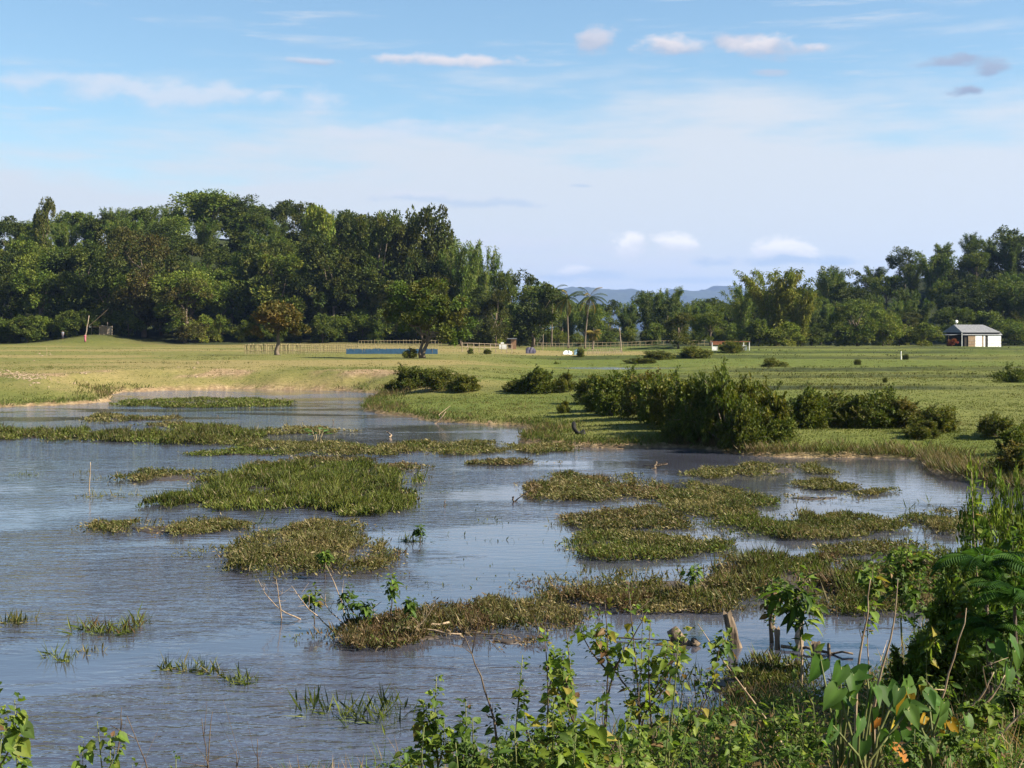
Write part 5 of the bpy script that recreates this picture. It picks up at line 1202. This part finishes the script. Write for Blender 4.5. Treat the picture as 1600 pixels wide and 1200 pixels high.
def bare_stem(label, pts, d, r=.012, mat='twig', name='dry_stem', dd=0.0, twigs=2):
    rng = np.random.RandomState(int(pts[0][0] + pts[-1][1]))
    P = np.array([(X(px, d), d + dd * i, Z(py, d)) for i, (px, py) in enumerate(pts)]); base = P[0].copy()
    zg = max(gz(base[0], base[1]), 0)
    if P[0][2] > zg: P = np.vstack([[P[0][0] - (P[1][0] - P[0][0]) * .1, P[0][1], zg - .05], P]); base = P[0].copy()
    u = np.linspace(0, 1, len(P)); uu = np.linspace(0, 1, 12); Q = np.stack([np.interp(uu, u, P[:, j]) for j in range(3)], -1) - base
    Q[1:-1] = (Q[:-2] + 2 * Q[1:-1] + Q[2:]) / 4 + rng.normal(size=(10, 3)) * r * .4
    b = MB(); b.tube(Q, r * (1.2 - .9 * uu), 5)
    for k in range(twigs):
        i = rng.randint(4, 10); b.tube([Q[i], Q[i] + rng.normal(size=3) * .06 + (0, 0, .08), Q[i] + rng.normal(size=3) * .12 + (0, 0, .16)], [r * .45, r * .3, r * .12], 4)
    o = obj(name, b.mesh(name, M[mat], True), None, base); o['label'] = label; o['category'] = 'stem'; return o

# ---- left corner
weed('yellow-green leafy weed filling the bottom left corner', 2, 1062, 7.0, 'heart', 60, .085, 3, .22)
weed('leafy weed just inside the left frame edge', 24, 1088, 7.3, 'heart', 52, .08, 3, .2)
weed('lower weed in the bottom left corner', 14, 1140, 6.6, 'heart', 52, .08, 3, .3)
weed('small bright weed standing apart at the bottom left', 160, 1128, 7.6, 'heart', 34, .075, 3, .2)
weed('reddish-leaved weed beside the small bright one', 185, 1148, 7.9, 'heart', 26, .07, 2, .2, brown=.3)
weed('tip of a young weed at the bottom edge', 268, 1178, 8.0, 'oval', 18, .06, 2, .2)
for a in [('upright bare twig at the bottom left', [(322, 1230), (326, 1170), (332, 1112)]), ('second bare twig crossing the upright one', [(330, 1230), (322, 1180), (315, 1122)]), ('brown dry stalk beside the left weeds', [(240, 1230), (225, 1185), (198, 1118)]), ('thin bare twig near the bottom edge', [(400, 1230), (404, 1190), (402, 1155)]), ('thin leaning twig behind the small bright weed', [(176, 1230), (188, 1150), (190, 1105)]), ('short bare twig near the bottom edge, left of the thin one', [(372, 1230), (370, 1195), (369, 1172)])]:
    bare_stem(a[0], a[1], 8, .006, 'darktwig')
# ---- the big shrub in the bottom centre
MAIN = [('leftmost tall shoot of the big shrub', 688, 1053, 9.2, 'heart', 81, 0.073, 4, .22), ('second shoot of the big shrub, low and leafy', 722, 1092, 9.0, 'heart_dark', 81, 0.073, 4, .35), ('dark-topped shoot of the big shrub', 812, 1028, 9.4, 'heart_dark', 94, 0.070, 5, .25), ('tall left-centre shoot of the big shrub', 848, 985, 9.6, 'heart', 94, 0.073, 5, .22),
        ('shoot with yellowing leaves in the big shrub', 888, 985, 9.2, 'heart', 81, 0.073, 5, .28), ('tall thin-stemmed branch reaching over the water', 940, 935, 9.8, 'heart', 74, 0.073, 6, .40), ('highest leafy branch of the big shrub', 990, 912, 10.0, 'heart', 94, 0.077, 6, .32), ('branch right of the highest one', 1020, 968, 9.8, 'heart', 67, 0.073, 5, .35),
        ('right-hand branch with drooping yellow leaves', 1052, 1000, 9.6, 'heart', 60, 0.073, 4, .35), ('broad bright shoot in front of the big shrub', 870, 1085, 8.2, 'heart', 94, 0.088, 5, .45), ('bright low shoot in the middle front', 930, 1095, 8.2, 'heart', 101, 0.088, 6, .45), ('low shoot closing the shrub on its right', 985, 1105, 8.6, 'heart', 94, 0.080, 6, .45),
        ('dark low shoot under the leftmost tall one', 745, 1120, 8.4, 'heart_dark', 94, 0.073, 6, .45), ('low shoot at the left foot of the shrub', 665, 1135, 8.6, 'oval', 81, 0.062, 5, .4), ('front shoot at the bottom edge of the shrub', 800, 1135, 7.8, 'oval', 94, 0.073, 6, .5), ('bottom shoot between shrub and right-hand weeds', 1040, 1130, 8.6, 'oval', 81, 0.065, 5, .45), ('bottom edge shoot with pale leaves', 895, 1150, 7.6, 'heart', 81, 0.088, 5, .5), ('bottom edge shoot left of the pale one', 715, 1165, 7.8, 'oval_dark', 81, 0.065, 5, .5), ('bottom edge shoot right of the pale one', 970, 1160, 7.8, 'oval', 81, 0.073, 5, .5)]
for a in MAIN: weed(*a, stem='darktwig' if a[2] < 1000 else 'greenstem', r=.010, name='shrub_shoot', cat='shrub')
bare_stem('long bare twig leaning left over the water', [(780, 1150), (762, 1090), (742, 1030), (725, 992)], 9.4, .009, 'darktwig', twigs=3)
bare_stem('pale bare twig rising behind the highest branch', [(945, 1080), (975, 1020), (1000, 975), (1012, 955)], 10, .008, 'darktwig', twigs=3)
bare_stem('arching twig on the right of the shrub', [(1000, 1120), (1040, 1060), (1060, 1010)], 10, .008, 'darktwig', twigs=3)
# ---- right-hand weeds
RW = [(1075, 1100, 11, 'oval', 60, .075, 'low small-leaved weed right of the shrub'), (1120, 1085, 11.5, 'oval_dark', 70, .075, 'second small-leaved weed in the right-hand tangle'), (1160, 1110, 11, 'oval', 70, .08, 'third small-leaved weed in the right-hand tangle'), (1205, 1095, 11.5, 'oval', 70, .08, 'bright small-leaved weed below the posts'), (1240, 1085, 11.8, 'oval_dark', 70, .08, 'dark weed left of the big arrow leaves'),
      (1275, 1100, 11.2, 'oval', 60, .08, 'weed at the foot of the big arrow leaves'), (1140, 1150, 9.8, 'oval', 70, .075, 'weed at the bottom edge below the posts'), (1230, 1150, 9.8, 'oval_dark', 70, .075, 'dark weed at the bottom edge'), (1480, 1060, 13, 'oval', 55, .08, 'leafy weed right of the big arrow leaves'), (1530, 1090, 12, 'heart', 60, .09, 'heart-leaved weed by the right frame edge'), (1585, 1070, 12.5, 'heart_dark', 70, .10, 'dark heart-leaved weed cut by the right frame edge'), (1565, 1000, 13.5, 'heart_dark', 60, .11, 'broad-leaved weed under the ferns'), (1500, 1130, 10.5, 'oval', 60, .08, 'weed at the bottom right'), (1560, 1140, 10.2, 'oval', 70, .08, 'second weed at the bottom right'), (1430, 1140, 10.4, 'oval_dark', 50, .075, 'small weed below the yellow dying leaves')]
for px, pt, d, lf, n, sz, lb in RW: weed(lb, px, pt, d, lf, n, sz, 6, .5)
weed('leafy weed with an arching stem leaning left over the posts', 1092, 972, 14, 'oval', 26, .12, 2, .2, lean=-1.0, low=.8, stem='twig', r=.012)
weed('yellowish weed with a drooping head above the dark reeds', 1452, 968, 15, 'heart', 26, .13, 2, .15, low=.7, droop=.9)
weed('broad-leaved weed growing on top of the upright post', 1250, 900, 19.5, 'lance', 40, .34, 3, .35, low=.5, stem='twig', r=.014, droop=1.0, zb=0)
weed('yellow-tipped shrub rising from the reed bed', 1412, 838, 22, 'oval', 110, .15, 8, .5, low=.3, r=.014, zb=0)
weed('dark-leaved shrub right of the yellow-tipped one', 1432, 872, 22, 'oval_dark', 110, .15, 8, .6, low=.2, zb=0)
weed('tall weed with pale hanging leaves in the reed bed', 1360, 868, 20, 'heart', 45, .17, 3, .25, low=.5, stem='twig', zb=0)
weed('shaded low shrub at the edge of the reed bed', 1480, 890, 21, 'oval_dark', 110, .14, 8, .7, low=.1, zb=0)
weed('tall thin weed with a leafy tip against the cove', 1520, 738, 15.5, 'oval', 22, .11, 0, .2, lean=-.16, low=.9, stem='twig', r=.010)
weed('dark pointed weed above the ferns', 1572, 798, 15, 'heart_dark', 60, .11, 4, .2)
weed('shaded broad-leaved shrub behind the ferns', 1590, 840, 15.5, 'oval_dark', 130, .12, 8, .6)
weed('shaded shrub below the ferns at the frame edge', 1600, 930, 14.5, 'heart_dark', 120, .11, 8, .6)
weed('shrub in deep shade beside the ferns', 1530, 930, 15.5, 'oval_dark', 110, .11, 8, .6)
for lb, pts, d in [('left one of the tall dry stalks by the arrow leaves', [(1338, 1052), (1350, 990), (1357, 945), (1360, 905)], 12.5), ('curved tall dry stalk by the arrow leaves', [(1365, 1080), (1382, 1035), (1396, 985), (1400, 945), (1403, 905)], 12.5), ('thick pale dry stalk right of the arrow leaves', [(1455, 1160), (1472, 1090), (1495, 1020), (1510, 950)], 12), ('slanting dry stalk near the right weeds', [(1505, 1120), (1540, 1080), (1553, 1050)], 12), ('second slanting dry stalk near the right weeds', [(1520, 1115), (1555, 1085), (1570, 1055)], 12), ('long slanting stalk at the bottom right corner', [(1555, 1155), (1580, 1130), (1605, 1108)], 11)]:
    bare_stem(lb, pts, d, .013, 'twig', twigs=1)
# ---- taro
def taro(label, px, pyb, d, lv):
    x = X(px, d); zg = gz(x, d); o = thing('taro_plant', label, 'taro', (x, d, zg), 0, 'arrow-leaved plants at the water edge'); rng = np.random.RandomState(int(px))
    for (lx, ly, ang, sz, dy) in lv:
        p = np.array([X(lx, d) - x, rng.uniform(-.2, .2), Z(ly, d) - zg]); b0 = np.array([rng.normal() * .05, rng.normal() * .05, 0])
        b = MB(); m = (b0 + p) / 2 + np.array([(p[0]) * -.15, 0, .1]); b.tube([b0, m * .5 + b0 * .5, m, m * .4 + p * .6, p], [.016, .014, .012, .010, .007], 5); st = obj('stalk', b.mesh('stalk', M['greenstem'], True), o)
        ang = ang + rng.normal() * .35; D = np.array([math.sin(ang) * .9, -.3 + rng.normal() * .25, -math.cos(ang) + rng.uniform(0, .5)]); N = np.array([.5 + rng.normal() * .35, -.6 + rng.normal() * .2, .5 + rng.normal() * .3])
        put_leaf(o, LS['dying' if dy else 'taro'][rng.randint(3)], p, D, N, sz)
taro('big arrow-leaved plant at the left of its group', 1310, 1130, 12, [(1290, 1040, -.4, 0.224, 0), (1312, 1040, .1, 0.240, 0), (1325, 1085, -.7, 0.272, 0), (1305, 1110, .2, 0.208, 0), (1340, 1060, -.3, 0.240, 0), (1320, 1140, .1, 0.240, 0), (1300, 1130, -.2, 0.208, 0), (1345, 1150, .3, 0.192, 0)])
taro('tallest arrow-leaved plant, beside the dry stalks', 1370, 1130, 12.2, [(1352, 1050, -.6, 0.256, 0), (1378, 1065, .1, 0.272, 0), (1410, 1060, .4, 0.256, 0), (1362, 1110, 0, 0.224, 0), (1378, 1128, -.1, 0.144, 1), (1394, 1132, .2, 0.144, 1), (1345, 1170, -.2, 0.224, 0)])
taro('arrow-leaved plant with orange dying leaves', 1430, 1140, 12, [(1420, 1075, -.3, 0.240, 0), (1440, 1080, .3, 0.224, 0), (1465, 1105, .2, 0.208, 0), (1430, 1140, 0, 0.192, 1), (1455, 1128, -.4, 0.160, 1), (1476, 1135, .2, 0.160, 1), (1415, 1130, -.2, 0.200, 0), (1452, 1115, .1, 0.208, 0)])
_r = random.Random(3)
taro('leafy arrow-leaved plant in front of the dry stalks', 1345, 1170, 11.4, [(1300 + 12 * k + _r.uniform(-8, 8), 1075 + _r.uniform(0, 95), _r.uniform(-.5, .5), _r.uniform(.15, .24), int(k == 7)) for k in range(13)])
taro('low arrow-leaved plant right of the dying leaves', 1455, 1165, 11.6, [(1405 + 9 * k + _r.uniform(-8, 8), 1090 + _r.uniform(0, 80), _r.uniform(-.5, .5), _r.uniform(.13, .2), int(k in (3, 9))) for k in range(12)])
taro('small arrow-leaved plant by the right-hand ferns', 1565, 1040, 13, [(1560, 1010, -.3, 0.208, 0), (1580, 1000, .3, 0.208, 0), (1592, 1020, .1, 0.224, 0), (1575, 1045, -.1, 0.192, 0)])
# ---- ferns in the shade
def fern(label, px, py, d, n, ln, seed):
    x = X(px, d); zg = gz(x, d); z0 = Z(py, d) - ln * .45; rng = np.random.RandomState(seed); o = thing('fern', label, 'fern', (x, d, zg), 0, 'ferns at the right edge')
    b = MB(); b.tube([(0, 0, 0), (.03, 0, (z0 - zg) * .5), (0, 0, z0 - zg)], [.025, .02, .016], 6); obj('stem', b.mesh('stem', M['darktwig'], True), o)
    for k in range(n):
        a = k * 2.399 + rng.uniform(-.2, .2); L = ln * rng.uniform(.7, 1.1); s = np.linspace(0, 1, 22); ang = rng.uniform(.5, 1.25) - 1.7 * s ** 1.3
        dr = np.cumsum(np.cos(ang)) / 22 * L; dz = np.cumsum(np.sin(ang)) / 22 * L; mid = np.stack([np.cos(a) * dr, np.sin(a) * dr, dz + z0 - zg], -1)
        tg = np.gradient(mid, axis=0); tg /= np.linalg.norm(tg, axis=1)[:, None]
        p = np.repeat(mid[2:], 2, 0); sd = np.tile([1, -1], 20)[:, None] * np.array([-math.sin(a), math.cos(a), 0])
        V, Q = leaf_cards(p, sd + np.repeat(tg[2:], 2, 0) * .5 + (0, 0, -.3), np.tile([0, 0, 1.0], (40, 1)), np.repeat(.26 * L * np.sin(np.pi * (.1 + .87 * s[2:])) + .02, 2), .03)
        m2 = MB(); m2.add(V, Q); m2.tube(mid, .006, 3, False)
        obj('frond', m2.mesh('frond', M['near'], False, np.tile([(.04, .10, .015), (.06, .13, .02), (.03, .075, .013)][k % 3], (m2.n, 1)) * rng.uniform(.8, 1.2, (m2.n, 1))), o)
fern('bright drooping fern at the right edge of the picture', 1540, 850, 14.5, 22, .62, 1)
fern('fern hanging lower at the right frame edge', 1585, 900, 14, 22, .6, 2)
fern('shaded fern below the bright one', 1545, 960, 14.2, 16, .5, 3)
# ---- posts and driftwood
def post(name, label, p0, p1, r0, r1, cat='post', mat='deadwood', broken=True):
    x0, y0 = G(*p0); x1 = X(p1[0], y0); z1 = Z(p1[1], y0); rng = np.random.RandomState(int(p0[0])); n = 9; sd = 10
    t = np.linspace(0, 1, n); P = np.stack([(x1 - x0) * t, .1 * t, -.3 + (z1 + .3) * t], -1); rr = (r0 + (r1 - r0) * t) * (1 + .07 * rng.normal(size=n))
    b = MB(); b.tube(P, rr, sd); V = b.V[0]; V += rng.normal(size=V.shape) * r0 * .06
    if broken: V[(n - 1) * sd:n * sd, 2] += rng.normal(size=sd) * r0 * .5
    o = obj(name, b.mesh(name, M[mat], False), None, (x0, y0, 0)); o['label'] = label; o['category'] = cat; return o
post('old_post', 'thick leaning broken post in the near water', (1158, 1012), (1138, 960), .10, .075)
post('old_post', 'short thin post right of the leaning one', (1215, 1015), (1216, 985), .05, .045)
post('old_post', 'upright pale post under the broad-leaved weed', (1250, 1018), (1251, 968), .075, .06, mat='palebark')
post('stump', 'stubby leaning stump right of the upright post', (1272, 1028), (1278, 1005), .075, .07, 'stump')
post('stake', 'thin dark stake at the end of the post row', (1297, 1024), (1297, 1008), .03, .025, 'stake', 'darktwig')
def log(name, label, p0, p1, r, mat='deadwood', z=.03, cat='driftwood', knob=False):
    a = np.array([*G(*p0), z]); c = np.array([*G(*p1), z]); rng = np.random.RandomState(int(p0[0])); t = np.linspace(0, 1, 9)[:, None]
    P = (c - a) * t + rng.normal(size=(9, 3)) * r * .5; b = MB(); b.tube(P, r * (1 - .45 * t[:, 0]) * (1 + .1 * rng.normal(size=9)), 8)
    if knob: b.tube([P[0] + (0, 0, -.1), P[0] + (-.05, 0, .05), P[0] + (.02, 0, .12)], [r * 1.0, r * 1.2, r * .6], 8)
    o = obj(name, b.mesh(name, M[mat], True), None, a); o['label'] = label; o['category'] = cat; return o
log('driftwood_log', 'short knobbly log floating left of the leaning post', (1060, 1005), (1085, 1010), .10, knob=True)
log('driftwood_branch', 'thin branch floating behind the leaning post', (1045, 957), (1115, 958), .025)
log('driftwood_branch', 'pole lying in the water behind the upright post', (1220, 1014), (1330, 1026), .03)
log('driftwood_branch', 'pale cane lying on the grassy clump', (1155, 1094), (1195, 1096), .03, 'bamboo', .12)
log('driftwood_branch', 'reddish branch in the twig raft', (640, 992), (700, 985), .03, 'twig', .12)
log('driftwood_branch', 'second reddish branch in the twig raft', (560, 985), (720, 1000), .022, 'twig', .1)
log('driftwood_branch', 'dark branch trailing out of the twig raft', (720, 993), (800, 996), .018, 'darktwig', .04)
log('driftwood_branch', 'branch floating right of the shrub', (960, 1000), (1050, 1004), .015, 'darktwig', .03)
for k, (lb, pts) in enumerate([('longest arching twig of the flotsam raft', [(545, 985), (535, 945), (520, 905), (508, 880)]), ('low arching twig sweeping left', [(470, 968), (440, 955), (415, 930), (403, 905)]), ('second twig sweeping left', [(520, 985), (480, 950), (455, 915)]), ('thin twig beside the longest arching one', [(555, 990), (515, 955), (500, 930)]), ('pale twig leaning right over the raft', [(635, 998), (660, 972), (680, 945)]), ('short twig leaning right', [(600, 985), (585, 960), (580, 940)]), ('thin upright twig left of the raft', [(440, 968), (436, 935), (432, 905)]), ('bent twig in the reed bed', [(1170, 930), (1190, 918), (1215, 908)]), ('pale bent twig among the reed bed', [(1110, 940), (1100, 915), (1085, 895)])]):
    dd = G(pts[0][0], pts[0][1])[1]; bare_stem(lb, pts, dd, .011, 'twig', twigs=4)
for k, (lb, px, pt, pb_, lf) in enumerate([('leafy sprout on the flotsam raft with drooping tips', 545, 918, 990, 'oval_dark'), ('taller sprout right on the flotsam raft', 612, 895, 985, 'oval'), ('dark sprout in the middle of the flotsam raft', 570, 935, 988, 'oval_dark'), ('sprout at the left of the flotsam raft', 492, 915, 975, 'oval'), ('low sprout beside the flotsam branch', 640, 935, 985, 'oval_dark'), ('small sprout above the tapering mat', 508, 860, 905, 'oval'), ('tall sprout among the reed bed', 1085, 880, 940, 'oval'), ('dark sprout right of the tapering mat', 657, 822, 848, 'oval_dark')]):
    weed(lb, px, pt, G(px, pb_)[1], lf, 26, .15, 3, .3, low=.4, stem='darktwig', zb=0, group='sprouts standing in the water', cat='sprout', name='sprout', r=.009)
weed('tangled dark root clump behind the leaning post', 1205, 905, 22.5, 'oval_dark', 90, .14, 8, .7, low=.1, stem='deadwood', zb=0, brown=.4, name='root_clump', cat='root clump', r=.03)

# ---- dark bushes on the right
for px, pt, d, wd, lb, vr in [(1560, 812, 17.5, 130, 'dense dark bush at the right edge above the ferns', 0), (1620, 800, 16.5, 120, 'tall dark bush cut by the right edge', 1), (1500, 905, 18.5, 110, 'dark bush closing the reed bed on its right', 0), (1590, 900, 15.6, 120, 'dark bush behind the hanging fern', 1), (1470, 1000, 18.0, 120, 'dark grassy bush behind the arrow-leaved plants', 2)]:
    x = X(px, d); zg = max(gz(x, d), 0); h = Z(pt, d) - zg; w = wd * d / FPX / 1.1
    o = thing('near_bush', lb, 'bush', (x, d, zg - .05), px * .7, 'dark bushes on the right edge', (w, w, h / .92))
    fm, sm = bush_mesh(600 + px, [(.04, .08, .015), (.06, .108, .02), (.088, .135, .025), (.04, .064, .015)], 14000, .10 / max(w, h), .055 / max(w, h), 45); obj('foliage', fm, o); obj('stem', sm, o)
# ---- undergrowth on the near bank
def undergrowth():
    rng = np.random.default_rng(77); n = 420000
    x = rng.uniform(-6, 15, n); y = rng.uniform(6.5, 30, n)
    z, s1, s2, wl, st = ground_z(x, y)
    px = 800 + x * FPX / y; py = HORIZON + (CAM_H - z) * FPX / y
    ok = (s2 > -.4) & (px > -100) & (px < 1720) & (py < 1330) & ((fbm(x * .9, y * .9, 11, 3) > .40))
    x, y, z, s2 = x[ok], y[ok], np.maximum(z[ok], 0), s2[ok]; n = len(x)
    hh = .42 * fbm(x * .7, y * .7, 13, 3) * ss(-.4, 1, s2)
    isb = rng.random(n) < .22; a = rng.uniform(0, 6.28, n)
    D = np.stack([np.cos(a), np.sin(a), np.where(isb, rng.uniform(.5, 3, n), rng.uniform(-.6, .8, n))], -1)
    L = np.where(isb, rng.uniform(.15, .4, n), rng.uniform(.035, .09, n)); W = np.where(isb, .009, L * .5)
    V, Q = leaf_cards(np.column_stack([x, y, z + hh * rng.random(n)]), D, np.array([.3, -.2, 1.0]) + rng.normal(size=(n, 3)) * .4, L, W)
    pal = np.array(YG[3:] + DG + [(.16, .10, .05), (.22, .15, .08), (.10, .065, .035), (.28, .21, .12)])
    low = rng.random(n) < .35; k = np.where(isb, rng.integers(4, len(pal), n), rng.integers(0, len(pal) - 3, n))
    o = obj('undergrowth', mesh_np('undergrowth', V, Q, np.repeat(pal[k] * rng.uniform(.8, 1.5, (n, 1)), 4, 0), M['near']), kind='stuff'); o['label'] = 'tangled low plants and dead stalks covering the near bank'; o['category'] = 'undergrowth'
    print('UNDERGROWTH', n, 'NEAR LEAVES', NL[0])
undergrowth()

# ------------------------------------------------------------------ haze
def build_haze():
    mt, nt = new_mat('haze'); n = nt.nodes.new
    v = n('ShaderNodeVolumePrincipled'); v.inputs['Color'].default_value = (.36, .54, 1, 1); v.inputs['Density'].default_value = HAZE; v.inputs['Anisotropy'].default_value = .2
    o = n('ShaderNodeOutputMaterial'); nt.links.new(v.outputs[0], o.inputs['Volume'])
    mt.cycles.homogeneous_volume = True if hasattr(mt.cycles, 'homogeneous_volume') else None
    b = MB(); b.box((-14500, -140, -6), (14500, 16500, 460))
    obj('haze', b.mesh('haze', mt), kind='stuff')
HAZE = 6e-5
build_haze()
